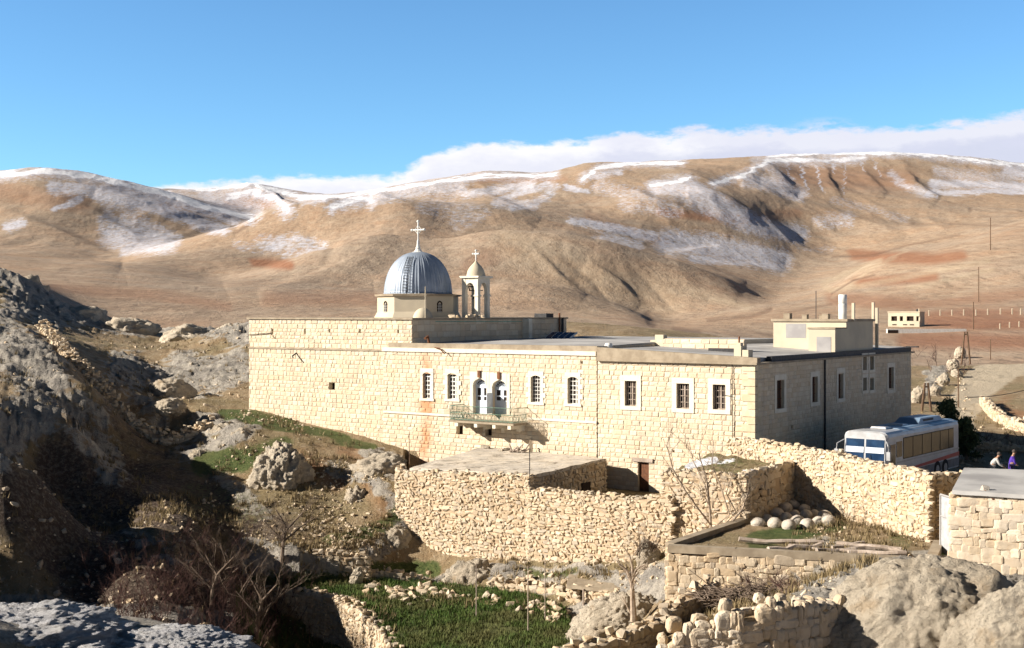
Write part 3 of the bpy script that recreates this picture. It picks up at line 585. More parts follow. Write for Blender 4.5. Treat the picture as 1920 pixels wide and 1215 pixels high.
def rubble(g,path,th=0.6,cw=0.30,ch=0.22,back=False,holes=(),cap=True,capj=0.12,ends=True,tm=None):
    """dry stone wall along path [(x,y,zb,zt)]; the face toward the viewer is the outer one"""
    for i in range(len(path)-1):
        a=np.array(path[i],float);b=np.array(path[i+1],float); U=np.array([b[0]-a[0],b[1]-a[1],0]);L=np.linalg.norm(U);U/=L
        N=np.array([U[1],-U[0],0]); mid=(a[:3]+b[:3])/2
        if np.dot(N[:2],-mid[:2])<0: N=-N
        A0=np.array([a[0],a[1],0]);
        for sgn in ((1,-1) if back else (1,)):
            n=N*sgn; zmax=max(a[3],b[3]); zmin=min(a[2],b[2]); z=zmin
            C=[];Dm=[]
            while z<zmax:
                h=ch*rng.uniform(0.65,1.45); s=-rng.uniform(0,cw)*0.5
                while s<L:
                    w_=cw*float(np.clip(rng.lognormal(0,.42),.4,2.3)); t=np.clip((s+w_/2)/L,0,1); zt=a[3]+(b[3]-a[3])*t; zb=a[2]+(b[2]-a[2])*t
                    zc=z+h/2+rng.normal(0,0.03)
                    if zc<zt and zc>zb-0.2 and not any(i==hi and h0<s+w_/2<h1 and z0<zc<z1 for hi,h0,h1,z0,z1 in holes):
                        hh=h*rng.uniform(0.8,1.2)
                        C.append(A0+U*(s+w_/2)+n*(th/2-0.105+rng.normal(0,0.012))+np.array([0,0,zc])); Dm.append((w_*0.60,0.13+0.03*rng.random(),hh*0.63))
                    s+=w_
                z+=h
            stones(g,C,U,n,Dm,0.08,None,tm)
        if cap:
            C=[];Dm=[]
            s=0
            while s<L:
                w_=cw*rng.uniform(0.7,1.5); t=np.clip((s+w_/2)/L,0,1); zt=a[3]+(b[3]-a[3])*t
                nrow=max(1,int(round(th/(cw*1.0))))
                for r in range(nrow):
                    if rng.random()<0.12: continue
                    C.append(A0+U*(s+w_/2)+N*((r+0.5)/nrow-0.5)*th*0.85+np.array([0,0,zt-0.02+rng.normal(0,capj*0.5)])); Dm.append((w_*0.55,th/nrow*0.55,ch*rng.uniform(0.4,0.75)))
                s+=w_
            stones(g,C,U,N,Dm,0.2,None,tm)
        i0=0.065
        bot=[A0-U*0+N*(th/2-i0),A0+U*L+N*(th/2-i0),A0+U*L-N*(th/2-i0*(1 if back else 0)),A0-N*(th/2-i0*(1 if back else 0))]
        zz=[(a[2],a[3]),(b[2],b[3]),(b[2],b[3]),(a[2],a[3])]
        g.hexa([p+np.array([0,0,q[0]-0.6]) for p,q in zip(bot,zz)],[p+np.array([0,0,q[1]-0.07]) for p,q in zip(bot,zz)],-1.0)
        if ends:
            for p,zb_,zt_ in ((a,a[2],a[3]),(b,b[2],b[3])):
                C=[];Dm=[];z=zb_
                while z<zt_-0.05:
                    for q in (-.3,.3):
                        C.append(np.array([p[0],p[1],0])+N*th*q+np.array([0,0,z+ch/2])); Dm.append((0.17,th*0.27,ch*0.55))
                    z+=ch*rng.uniform(.9,1.2)
                stones(g,C,U,N,Dm,0.1)
    return g
def pp(px,py,d,zb,s=S):
    q=P(px,py,d,s); return (q[0],q[1],zb*s,q[2])
def hit(px,py,dmin=12):
    u=(px-960)/F; t=(HZ-py)/F
    for d in dmin*np.power(1.004,np.arange(1500)):
        if d>4500: break
        if gz(u*d,d)>=t*d: return np.array([u*d,d,gz(u*d,d)])
    return np.array([u*d,d,t*d])
def ashlar(g,fr,u0,u1,zb,zt,holes=(),ch=0.27,wmin=0.28,wmax=0.62,rel=0.034,reveal=0.35,gap=0.014):
    # core with openings
    us=sorted({u0,u1,*[h[0] for h in holes],*[h[1] for h in holes]}); zs=sorted({zb,zt,*[h[2] for h in holes],*[h[3] for h in holes]})
    gg=G(fr)
    for a,b in zip(us[:-1],us[1:]):
        for c,d in zip(zs[:-1],zs[1:]):
            um,zm=(a+b)/2,(c+d)/2
            if any(h[0]<um<h[1] and h[2]<zm<h[3] for h in holes): continue
            gg.add([(a,0,c),(b,0,c),(b,0,d),(a,0,d)],[(0,1,2,3)],-1.0)
    for h in holes:
        a,b,c,d=h[:4]; r=-reveal
        gg.add([(a,0,c),(b,0,c),(b,r,c),(a,r,c)],[(0,1,2,3)],0.6); gg.add([(a,0,d),(b,0,d),(b,r,d),(a,r,d)],[(0,1,2,3)],0.6)
        gg.add([(a,0,c),(a,0,d),(a,r,d),(a,r,c)],[(0,1,2,3)],0.6); gg.add([(b,0,c),(b,0,d),(b,r,d),(b,r,c)],[(0,1,2,3)],0.6)
    VB=[];TB=[]; z=zt
    while z>zb:
        h=ch*rng.choice([0.85,1.0,1.0,1.15]); z1=z; z0=max(z-h,zb); zc=(z0+z1)/2
        iv=[(u0,u1)]
        for hh in holes:
            if hh[2]-0.02<zc<hh[3]+0.02:
                ni=[]
                for a,b in iv:
                    if hh[1]<=a or hh[0]>=b: ni.append((a,b)); continue
                    if hh[0]>a: ni.append((a,hh[0]))
                    if hh[1]<b: ni.append((hh[1],b))
                iv=ni
        for a,b in iv:
            s=a-(rng.uniform(0,wmax*0.6) if a==u0 else 0)
            while s<b:
                e=s+rng.uniform(wmin,wmax)
                if b-e<wmin*0.6: e=b
                x0=max(s,a);x1=min(e,b); s=e
                if x1-x0<0.06: continue
                g2=gap/2; X0,X1,Z0,Z1=x0+g2,x1-g2,z0+g2,z1-g2
                if Z1-Z0<0.05: continue
                i1=min(0.05,(X1-X0)*0.25); i2=min(0.045,(Z1-Z0)*0.25)
                xs=[X0,X0+i1*rng.uniform(.6,1.6),X1-i1*rng.uniform(.6,1.6),X1]; zs_=[Z0,Z0+i2*rng.uniform(.6,1.5),Z1-i2*rng.uniform(.6,1.5),Z1]
                pr=rel*rng.uniform(0.45,1.35,4)
                v=[]
                for jz in range(4):
                    for jx in range(4):
                        inn=(0<jx<3) and (0<jz<3)
                        v.append((xs[jx],(pr[(jx-1)+(jz-1)*2] if inn else 0.008),zs_[jz]))
                VB.append(v);TB.append(rng.random())
        z-=h
    g.n=g.n
    for gx in (gg,):
        g.v+=gx.v; g.t+=gx.t
        for k,fl in gx.f.items(): g.f.setdefault(k,[]).extend([f+g.n for f in fl])
        g.n+=gx.n
    if VB:
        V=np.array(VB); m=len(V); q=np.array([(a*4+b,a*4+b+1,a*4+b+5,a*4+b+4) for a in range(3) for b in range(3)])
        old=g.fr; g.fr=fr; g.add(V.reshape(-1,3),(q[None]+(np.arange(m)*16)[:,None,None]).reshape(-1,4),np.repeat(TB,16)); g.fr=old
# ------------------------------------------------------------ monastery
DC=80*S; C0=np.array([0.1896*DC,DC]); EX=np.array([0.814,-0.581]); IN=np.array([0.581,0.814])
def BL(v):
    v=np.asarray(v,float); o=np.empty_like(v); o[:,:2]=C0+v[:,0:1]*EX+v[:,1:2]*IN; o[:,2]=v[:,2]; return o
def fX(px,Y=0.0):
    u=(px-960)/F; return (u*(C0[1]+Y*IN[1])-C0[0]-Y*IN[0])/(EX[0]-u*EX[1])
def fZ(px,py,Y=0.0):
    X=fX(px,Y); return (HZ-py)/F*(C0[1]+X*EX[1]+Y*IN[1])
def rY(px,X=0.0):
    u=(px-960)/F; return (u*(C0[1]+X*EX[1])-C0[0]-X*EX[0])/(IN[0]-u*IN[1])
def rZ(px,py,X=0.0):
    Y=rY(px,X); return (HZ-py)/F*(C0[1]+X*EX[1]+Y*IN[1])
def front(Y=0.0): return lambda v:BL(np.c_[v[:,0],Y-v[:,1],v[:,2]])
def right(X=0.0): return lambda v:BL(np.c_[X+v[:,1],v[:,0],v[:,2]])
mon=thing('monastery',(C0[0],C0[1],-9.7),'long cream ashlar stone monastery with blue-grey lead dome and open bell tower','monastery',math.atan2(EX[1],EX[0]))
ZB=-12.0
def hrect(x0,x1,y0,y1,Y=0.0):
    xm=(x0+x1)/2; return (fX(x0,Y),fX(x1,Y),fZ(xm,y1,Y),fZ(xm,y0,Y))
def rrect(x0,x1,y0,y1,X=0.0):
    xm=(x0+x1)/2; return (rY(x0,X),rY(x1,X),rZ(xm,y1,X),rZ(xm,y0,X))
A0,A1,A2,B1,C1=fX(467,.1),fX(719),fX(773,.1),fX(1120),0.0
zA=fZ(620,599); zAm=fZ(600,654); zBt=fZ(1000,649); zCt=-2.82
depthR=rY(1708)
# openings
def win_arched(fr,h,grid,name='window',barmat='white',toothed=True,fw=0.20,arch=0.12,label=None):
    a,b,c,d=h; w_=b-a
    g=G(fr); rel0,rel1=-0.06,0.065
    z=c;k=0
    while z<d-0.02:
        hh=min(0.30,d-z); e=fw+(0.16 if (k%2 and toothed) else 0)
        g.box((a-e,rel0,z),(a,rel1+0.004*(k%2),z+hh-0.01)); g.box((b,rel0,z),(b+e,rel1+0.004*(k%2),z+hh-0.01)); z+=hh;k+=1
    g.box((a-fw-.06,rel0,c-0.16),(b+fw+.06,rel1+0.03,c-0.002))
    n=8
    for i in range(n):
        x0=a+w_*i/n;x1=a+w_*(i+1)/n; f=lambda x:d-arch*(2*(x-a)/w_-1)**2
        g.hexa([(x0,rel0,f(x0)),(x1,rel0,f(x1)),(x1,rel1,f(x1)),(x0,rel1,f(x0))],[(x0,rel0,d+.26),(x1,rel0,d+.26),(x1,rel1,d+.26),(x0,rel1,d+.26)])
    g.box((a-fw,rel0,d),(a,rel1,d+.26)); g.box((b,rel0,d),(b+fw,rel1,d+.26))
    o=obj(name,g,M['trim'],mon,label=label)
    p=G(fr); p.box((a,-0.24,c),(b,-0.20,d)); obj('pane',p,M['glass'],o)
    q=G(fr); nx,nz,bw=grid
    for i in range(nx+1):
        x=a+w_*i/nx; e=bw if 0<i<nx else bw*1.3; q.box((max(a,x-e/2),-0.195,c),(min(b,x+e/2),-0.16,d-0.02))
    for i in range(nz+1):
        zz=c+(d-c)*i/nz; q.box((a,-0.159,max(c,zz-bw/2)),(b,-0.130,min(d,zz+bw/2)))
    obj('glazing_bars',q,M[barmat],o); return o
def win_rect(fr,h,nz=3,name='window',fw=0.30,two=False,bars='greywood',sill=True):
    a,b,c,d=h; g=G(fr); r0,r1=-0.06,0.06
    g.box((a-fw,r0,c),(a,r1,d)); g.box((b,r0,c),(b+fw,r1,d)); g.box((a-fw,r0,d),(b+fw,r1+.01,d+fw*1.1)); g.box((a-fw,r0,c-fw*.8),(b+fw,r1+0.02,c))
    o=obj(name,g,M['trim'],mon)
    p=G(fr); p.box((a,-0.24,c),(b,-0.20,d)); obj('pane',p,M['glass'],o)
    q=G(fr); q.box(((a+b)/2-.03,-.195,c),((a+b)/2+.03,-.15,d)); q.box((a,-.195,c),(a+.05,-.16,d)); q.box((b-.05,-.195,c),(b,-.16,d)); q.box((a,-.194,d-.05),(b,-.161,d)); q.box((a,-.194,c),(b,-.161,c+.06))
    for i in range(1,nz+1): q.box((a,-.145,c+(d-c)*i/(nz+1)-.018),(b,-.12,c+(d-c)*i/(nz+1)+.018))
    for i in range(1,5): q.box((a+(b-a)*i/5-.01,-.118,c),(a+(b-a)*i/5+.01,-.10,d))
    obj('shutter_bars',q,M[bars],o); return o
fA=front(0.1); fB=front(0.0); fC=front(0.04); fR=right(0.0)
hA=[hrect(617,628,714,731,.1)]; slA=[hrect(x-1.6,x+1.6,616.5,626,.1) for x in (572,618,675,747,511)]
hBw=[hrect(793.5,809,698,747),hrect(840,857,699.5,748),hrect(996,1014.5,704,754),hrect(1065,1084,706.5,757)]
hBd=[hrect(887.5,913,707,776),hrect(923.5,951,710,777)]
hBs=[hrect(856,868,793,815),hrect(910,922,795,817),hrect(1164.5,1168.5,837,844),hrect(1089,1093,677,682)]
dz=-11.9*S
hBdoor=[(fX(1196),fX(1216),dz,fZ(1205,866))]
hC=[hrect(1172,1194,714,761,.04),hrect(1269,1293,719,766,.04),hrect(1337,1361,721,768,.04)]
hCs=[hrect(1261,1265,844,851,.04),hrect(1166,1170,838,845,.04)]
g=G()
ashlar(g,fA,A0,A1,ZB,zAm-0.09,[hA[0]],ch=.29)
ashlar(g,fA,A0,A2,zAm+0.02,zA,slA,ch=.29)
hB=hBw+hBd+hBs[:2]+[hBs[3]]
ashlar(g,fB,A1,B1,ZB,zAm-0.06,hB,ch=.27)
ashlar(g,fC,B1,C1-0.35,ZB,zCt,hC+[hCs[0],(hBdoor[0][0],hBdoor[0][1],dz,hBdoor[0][3])],ch=.27)
hR=[rrect(1455,1469,712,766),rrect(1521.5,1532,706,754),rrect(1570.5,1580,699,747),rrect(1617,1624.5,669,694),rrect(1630,1637.5,668,693),rrect(1617,1624.5,708,732),rrect(1630,1637.5,707,731),rrect(1665,1674.5,688.5,731)]
hRs=[rrect(1483,1487,797,803)]
ashlar(g,fR,0.35,depthR,ZB,zCt,hR+hRs,ch=.25)
# corner quoins
gq=G(); z=ZB;k=0
while z<zCt-0.05:
    h=0.42; a,b=(0.75,0.40) if k%2 else (0.42,0.8); gq.fr=BL
    gq.box((-a,-0.035,z+.012),(0.035,b,min(z+h,zCt)-.012),rng.random()); z+=h;k+=1
obj('corner_stones',gq,M['quoin'],mon)
# solid backs of the blocks
gs=G(BL)
gs.box((A0,4,ZB),(A2,4.2,zA-.05),-1); 
V=np.concatenate(g.v)
gz_=g
# side faces: left end, far back, right side of the tall block
ashlar(gz_,lambda v:BL(np.c_[A0-v[:,1],v[:,0],v[:,2]]),0.1,22,ZB,zA,ch=.29)
xr=A2; yEnd=rY(1062,xr); ashlar(gz_,right(xr),0.1,yEnd,zBt-2.5,zA,[],ch=.40,wmin=.45,wmax=.85)
g2=G(BL)
g2.box((A0,0.45,-9),(A0+.01,21.9,zA-.02),-1)
V=np.concatenate(gz_.v)
# rust stains below the cast iron spout: a feature of the stone
loc=np.c_[(V[:,:2]-C0)@EX,(V[:,:2]-C0)@IN]
xs_=fX(801); du=np.abs(loc[:,0]-xs_-0.25*np.clip((V[:,2]+6)/3,-1,0)); zz=V[:,2]
def band(py0,py1): return sstep(fZ(800,py1)-.25,fZ(800,py1)+.15,zz)*(1-sstep(fZ(800,py0)-.15,fZ(800,py0)+.25,zz))
ru=1.35*np.maximum.reduce([0.75*band(676,700)*np.exp(-(du/.35)**2),0.8*band(746,775)*np.exp(-(du/.55)**2),0.55*band(788,850)*np.exp(-(du/.5)**2),0.3*band(655,870)*np.exp(-(du/.55)**2)])
ru=ru*np.clip(0.5+1.0*fbm2(loc[:,0]*2.5,zz*1.6,4,33)+.45,0,1.2)*(np.abs(loc[:,1])<.6)*(loc[:,0]>A1-1)
obj('wall',gz_,M['ashlar'],mon,attrs={'rust':np.clip(ru,0,.8)})
# cornices and roofs
g=G(BL)
g.box((A0-.12,-.04,zA),(A2+.12,yEnd+.1,zA+.12)); g.box((A0-.03,0.02,zAm-.09),(A1,0.2,zAm+.02)); obj('coping',g,M['concrete'],mon)
g=G(BL); g.box((A1-.05,-.12,zAm-.06),(B1-.05,0.3,zAm+.20)); obj('cornice',g,M['trim'],mon)
g=G(BL); zBp=fZ(1000,647)
# parapet of the middle part and its flat roof
g.box((A2-2.0,-.02,zAm+.201),(B1,.35,zBp)); obj('parapet',g,M['concrete'],mon)
yB=rY(1228,B1); g=G(BL); g.hexa([(A2+.03,.35,-3.6),(B1,.35,-3.6),(B1,yB,-3.6),(A2+.03,yB,-3.6)],[(A2+.03,.35,zBp-.06),(B1,.35,zBp-.02),(B1,yB,zBp+.12),(A2+.03,yB,zBp+.10)])
g.hexa([(A2+.03,yB,-3.6),(B1-.6,yB,-3.6),(B1+2.5,yEnd+3,-3.6),(A2+.03,yEnd+3,-3.6)],[(A2+.03,yB,zBp+.08),(B1-.6,yB,zBp+.1),(B1+2.5,yEnd+3,zBp+.16),(A2+.03,yEnd+3,zBp+.16)])
obj('roof',g,M['roof'],mon)
g=G(); ashlar(g,right(B1+.004),0.05,yB,-3.2,zBp-.01,ch=.25); ashlar(g,front(yB+.02),B1+.1,fX(1395,yB),-3.4,fZ(1300,636,yB),ch=.3,wmin=.5,wmax=1.0)
g.fr=BL; g.box((B1+.1,yB+.06,-3.4),(fX(1395,yB),yB+.4,fZ(1300,636,yB)+.03),.4); obj('upper_wall',g,M['ashlar'],mon)
# right part: concrete edge slab, flat roof, dark kerb along the shaded side
zl=fZ(1122,651,0); zr_=fZ(1413,671,0)
g=G(BL); o=.22
g.hexa([(B1+.02,-o,zCt+.002),(o,-o,zCt+.002),(o,.35,zCt+.002),(B1+.02,.35,zCt+.002)],[(B1+.02,-o,zCt+.24),(o,-o,zCt+.12),(o,.35,zCt+.12),(B1+.02,.35,zCt+.24)])
g.hexa([(B1+.02,-o+.1,zCt+.241),(o-.02,-o+.1,zCt+.121),(o-.02,.35,zCt+.121),(B1+.02,.35,zCt+.241)],[(B1+.02,-o+.1,zl),(o-.02,-o+.1,zr_),(o-.02,.35,zr_),(B1+.02,.35,zl)])
g.hexa([(-.4,.36,zCt+.002),(o,.36,zCt+.002),(o,depthR+.1,zCt+.002),(-.4,depthR+.1,zCt+.002)],[(-.4,.36,zCt+.11),(o,.36,zCt+.11),(o,depthR+.1,zCt+.11),(-.4,depthR+.1,zCt+.11)])
obj('roof_edge',g,M['concrete'],mon)
g=G(BL); zk=rZ(1540,668); g.box((-.30,2.2,zCt+.112),(.02,depthR,zCt+.40)); g.box((-.3,depthR-.3,zCt+.401),(.55,depthR+.1,zCt+.48)); obj('roof_kerb',g,M['dkmetal'],mon)
g=G(BL); g.hexa([(B1+.1,.36,-3.7),(-.42,.36,-3.7),(-.42,depthR,-3.7),(B1+.1,depthR,-3.7)],[(B1+.1,.36,zl-.10),(-.42,.36,zr_-.08),(-.42,depthR,zr_+.05),(B1+.1,depthR,zl+.02)]); obj('roof',g,M['roof'],mon)
g=G(); 
ashlar(g,lambda v:BL(np.c_[v[:,0],depthR+v[:,1],v[:,2]]),B1,0,ZB,zCt,ch=.5,wmin=.8,wmax=1.4); obj('back_wall',g,M['ashlar'],mon)
# penthouse, stair box, chimney and posts on the roof
def phouse(px0,px1,Yf,Yb,X1,ytop,ybot,name,over=.12):
    x0=fX(px0,Yf); z1=fZ(px1,ytop,Yf); z0=zr_-.25
    g=G(BL); g.box((x0,Yf,z0),(X1,Yb,z1-.1)); o=obj(name,g,M['plaster'],mon)
    g=G(BL); g.box((x0-over,Yf-over,z1-.1),(X1+over,Yb+over,z1+.06)); obj('roof_slab',g,M['concrete'],o)
    g=G(BL); g.box((x0+.9,Yf-.012,z1-1.2),(x0+2.3,Yf,z1-.25)); obj('plaster_patch',g,M['pgrey'],o)
    return x0,z1
Y0=rY(1587,-.35); Y1=rY(1637,-.35)
xp,zp=phouse(1450,1587,Y0,Y1,-.36,600,655,'penthouse')
Ya=rY(1566,-.33)
g=G(BL); xa=fX(1516,Ya); za=fZ(1565,617,Ya); g.box((xa,Ya,zr_-.2),(-.335,Y0-.002,za)); o=obj('stair_box',g,M['plaster'],mon)
g=G(BL); g.box((xa-.05,Ya-.06,za),(-.30,Y0-.004,za+.09)); obj('roof_slab',g,M['concrete'],o)
g=G(BL); g.box((xa+.55,Ya-.02,zr_-.2),(xa+1.5,Ya-.001,za-.5)); obj('door',g,M['pgrey'],o)
g=G(); q=BL(np.array([[fX(1580,Y0+1.2),Y0+1.2,zp+.05]]))[0]; g.lathe(q,[(.26,0),(.27,1.0),(.25,1.02),(.27,1.05),(.27,1.6),(.2,1.62),(0.0,1.62)],16); obj('chimney_pipe',g,M['white'],mon,True)
g=G()
def rod(px,py0,py1,Y,r,mt,name,X=None):
    gg=G(); x=fX(px,Y) if X is None else X; z0=fZ(px,py1,Y) ; z1=fZ(px,py0,Y); gg.fr=BL; gg.box((x-r,Y-r,z0),(x+r,Y+r,z1)); return obj(name,gg,M[mt],mon)
rod(1600,568,602,Y0+1.0,.09,'plaster','concrete_post'); rod(1637,567,600,Y1-.2,.08,'plaster','concrete_post')
rod(1644,577,652,Y1+.7,.09,'plaster','concrete_post'); rod(1530,545,602,Y0+2.2,.02,'dkmetal','aerial')
for px,py,Y,s_ in ((1477,598,Y0+1,.22),(1542,597,Y0+1.5,.16),(1549,598,Y0+1.,.2),(1510,599,Y0+.8,.17)):
    gg=G(BL); x=fX(px,Y); z=zp+.05; gg.box((x-s_,Y-s_,z),(x+s_,Y+s_,z+s_*1.6)); gg.box((x-s_*1.1,Y-s_*1.1,z+s_*1.6),(x+s_*1.1,Y+s_*1.1,z+s_*1.8)); obj('roof_vent',gg,M['concrete'],mon)
# stone stump with rusty rod, low wall and sundry things on the flat roof
Yc=1.2; x=fX(1395,Yc); gg=G(BL); gg.box((x-.45,Yc-.35,zr_-.1),(x-.02,Yc+.3,zr_+.62)); gg.box((x,Yc-.3,zr_-.1),(x+.4,Yc+.3,zr_+.40)); gg.box((x-.35,Yc-.25,zr_+.62),(x-.1,Yc+.1,zr_+.8)); o=obj('chimney_stump',gg,M['plaster'],mon)
gg=G(BL); gg.tube([(x-.25,Yc-.1,zr_+.8),(x-.25,Yc-.1,zr_+1.15)],.05); obj('flue',gg,M['rusty'],o)
Yd=5.5; gg=G(BL); gg.box((fX(1328,Yd),Yd,zr_-.2),(fX(1378,Yd),Yd+.25,zr_+.33)); obj('roof_kerb',gg,M['dkmetal'],mon)
gg=G(BL); xx=fX(1240,7.2); gg.box((xx-.35,7.0,zl-.1),(xx+.25,7.5,zl+.65)); gg.box((xx-.75,7.1,zl-.1),(xx-.35,7.6,zl+.3)); obj('chimney_stump',gg,M['plaster'],mon)
gg=G(); q=BL(np.array([[fX(1141,1.3),1.3,zl-.12]]))[0]; gg.lathe(q,[(.22,0),(.24,.2),(.2,.32),(0,.36)],12); obj('water_can',gg,M['white'],mon,True)
# drainpipes and cables
gg=G(BL); Yp=rY(1544); gg.tube([(.10,Yp,zCt+.1),(.10,Yp,-8.6)],.06,8); obj('drainpipe',gg,M['dkmetal'],mon)
gg=G(BL); xc=fX(1374,.04); gg.tube([(xc,-.05,zCt),(xc+.05,-.08,-5),(xc+.02,-.06,-7.1)],.022,5); gg.tube([(xc-.6,-.07,-4.55),(xc,-.06,-4.6)],.015,4); obj('cable',gg,M['cable'],mon)
gg=G(BL); a=(A0+.0,.0,fZ(467,628,.1)); b=(fX(510,.1),.0,fZ(510,624,.1)); gg.tube([(a[0],-.02,a[2]),(b[0],-.02,b[2]),(b[0]+.05,-.02,b[2]+.35)],.025,5); gg.tube([(b[0],0,b[2]-.1),(b[0]+.35,0,b[2]-.4)],.02,4); obj('cable',gg,M['cable'],mon)
gg=G(BL); x=fX(556,.1); z=fZ(556,667,.1); gg.tube([(x,.1,z+.2),(x+.05,-.35,z),(x+.2,-.45,z-.12)],.05,6); obj('lamp_bracket',gg,M['dkmetal'],mon)
gg=G(BL); x=fX(801); gg.tube([(x,.2,zBp+.0),(x,.05,zBp+.45),(x+.02,-.25,zBp+.3)],.09,8); obj('spout',gg,M['rusty'],mon)
gg=G(BL); x=fX(829); gg.tube([(x-.45,-.2,zAm+.25),(x,-.3,zAm+.22),(x+.45,-.3,zAm-.12)],.04,6); obj('spout',gg,M['rusty'],mon)
# windows
for h,gd in zip(hBw,((3,6,.07),(3,6,.07),(4,7,.035),(3,6,.05))): win_arched(fB,h,gd,toothed=h is not hBw[0])
for h in hC: win_rect(fC,h)
for i in (0,1,2,7): win_rect(fR,hR[i],2,fw=.28,bars='wood')
for i in (3,4,5,6):
    a,b,c,d=hR[i]; gg=G(fR); r0,r1=-.06,.05; e=.2
    gg.box((a-e,r0,c),(a,r1,d)); gg.box((b,r0,c),(b+e,r1,d)); gg.box((a-e,r0,d),(b+e,r1+.005*i,d+.24)); gg.box((a-e,r0,c-.2),(b+e,r1+.02+.003*i,c)); o=obj('window',gg,M['trim'],mon)
    gg=G(fR); gg.box((a,-.24,c),(b,-.2,d)); obj('pane',gg,M['glass'],o)
for fr,hs in ((fA,hA),(fB,hBs[:2]),(fC,hCs[:1]),(fR,hRs),(fA,slA),(fB,hBs[3:4])):
    for h in hs:
        gg=G(fr); gg.box((h[0],-.40,h[2]),(h[1],-.34,h[3])); obj('vent_opening',gg,M['dark'],mon)
# arched balcony doors
for k,h in enumerate(hBd):
    a,b,c,d=h; w_=b-a; mid=(a+b)/2; ah=w_*.50
    gg=G(fB); r0,r1=-.34,.07
    n=14
    def fa(x):
        t=abs(2*(x-a)/w_-1); base=d-ah+ah*math.sqrt(max(0,1-t*t))*.80
        return base+ (0.20*ah*max(0,1-t/.22) if t<.22 else 0)
    for i in range(n):
        x0=a+w_*i/n;x1=a+w_*(i+1)/n; zt=d+.34
        gg.hexa([(x0,r0,fa(x0)),(x1,r0,fa(x1)),(x1,r1,fa(x1)),(x0,r1,fa(x0))],[(x0,r0,zt),(x1,r0,zt),(x1,r1,zt),(x0,r1,zt)])
    for e0,e1 in ((a-.24,a),(b,b+.24)): gg.box((e0,-.05,c),(e1,r1-.01,d+.34))
    o=obj('arched_door',gg,M['trim'],mon)
    gg=G(fB); gg.box((mid-.10,r1,fa(mid)-.02),(mid+.10,r1+.10,fa(mid)+.42)); obj('lamp',gg,M['rusty'],o)
    zf=d-ah
    gg=G(fB); y0,y1=-.30,-.26
    gg.box((a,y0,c),(b,y1,c+.55))
    for e0,e1 in ((a,a+.12),(mid-.12,mid+.12),(b-.12,b)): gg.box((e0,y0,c+.55),(e1,y1,zf))
    gg.box((a,y0,c+.551),(b,y1-.002,c+.85)); gg.box((a,y0,c+1.08),(b,y1-.003,c+1.16)); gg.box((a,y0,zf-.16),(b,y1+.03,zf+.05))
    for i in range(9):
        t=math.pi*i/8; gg.tube([(mid,y1,zf),(mid+.94*w_/2*math.cos(t),y1,zf+ah*.8*math.sin(t))],.022,4)
    gg.tube([(mid+.92*w_/2*math.cos(t),y1,zf+ah*.76*math.sin(t)) for t in np.linspace(0,math.pi,15)],.05,4); gg.tube([(mid+.5*w_/2*math.cos(t),y1,zf+ah*.42*math.sin(t)) for t in np.linspace(0,math.pi,12)],.028,4)
    obj('door_leaf',gg,M['bluewhite'],o)
    gg=G(fB); gg.box((a,-.335,c),(b,-.315,d)); obj('pane',gg,M['glass'] if k else M['glass'],o)
# an opened leaf beside the second door
gg=G(fB); a=hBd[1][0]; gg.box((a-.02,.02,hBd[1][2]+.05),(a+.02,.62,hBd[1][3]-.9)); obj('open_door_leaf',gg,M['bluewhite'],mon)
# balcony
zS=fZ(860,784,0); wb=1.55
x0=fX(869); x1=fX(990)
gg=G(fB); gg.box((x0,0.001,zS-.12),(x1,wb,zS)); o=obj('balcony',gg,M['concrete'],mon)
for t in (.12,.42,.70,.93):
    g3=G(fB); xm=x0+(x1-x0)*t; g3.box((xm-.12,.002,zS-.36),(xm+.12,wb*.98,zS-.121)); g3.box((xm-.11,.003,zS-.55),(xm+.11,.6,zS-.361)); obj('corbel',g3,M['trim'],o)
g3=G(fB)
def rail(p,q,n):
    for i in range(n+1):
        x=p[0]+(q[0]-p[0])*i/n;y=p[1]+(q[1]-p[1])*i/n; g3.tube([(x,y,zS),(x,y,zS+.92)],.011,4,cap=False)
    for hz in (.08,.5,.92): g3.tube([(p[0],p[1],zS+hz),(q[0],q[1],zS+hz)],.018,4)
    for i in range(n//3):
        x=p[0]+(q[0]-p[0])*(i*3+1.5)/n;y=p[1]+(q[1]-p[1])*(i*3+1.5)/n; dx=(q[0]-p[0])/n;dy=(q[1]-p[1])/n
        g3.tube([(x+dx*math.cos(t)*1.1,y+dy*math.cos(t)*1.1,zS+.29+.18*math.sin(t)) for t in np.linspace(0,2*math.pi,9)],.010,3,cap=False)
rail((x0+.05,wb-.06),(x1-.05,wb-.06),54); rail((x0+.05,0.02),(x0+.05,wb-.06),15); rail((x1-.05,0.02),(x1-.05,wb-.06),15)
obj('railing',g3,M['greenmetal'],o)
g3=G(fB); g3.box((A1+.05,-.02,fZ(780,775)-.07),(x0-.02,.09,fZ(780,775)+.07)); obj('string_course',g3,M['trim'],mon)
g3=G(fB); g3.box((x1+.02,-.02,fZ(1050,788)-.07),(B1-.02,.09,fZ(1050,788)+.07)); obj('string_course',g3,M['trim'],mon)
# door at the foot of the wall
a,b,c,d=hBdoor[0]; g3=G(fC); g3.box((a,-.2,c),(b,-.14,d-.02)); g3.box((a+.03,-.139,c+1),(b-.03,-.12,c+1.06)); o=obj('door',g3,M['wood'],mon)
g3=G(fC); g3.box((a-.35,-.05,d),(b+.3,.12,d+.22)); obj('lintel',g3,M['greywood'],o)
for px,py,w_,h_ in ((1120,825,.55,.9),(1098,832,.4,.5)):
    g3=G(); q=BL(np.array([[fX(px,-.1),-.12,fZ(px,py+6)]])); 
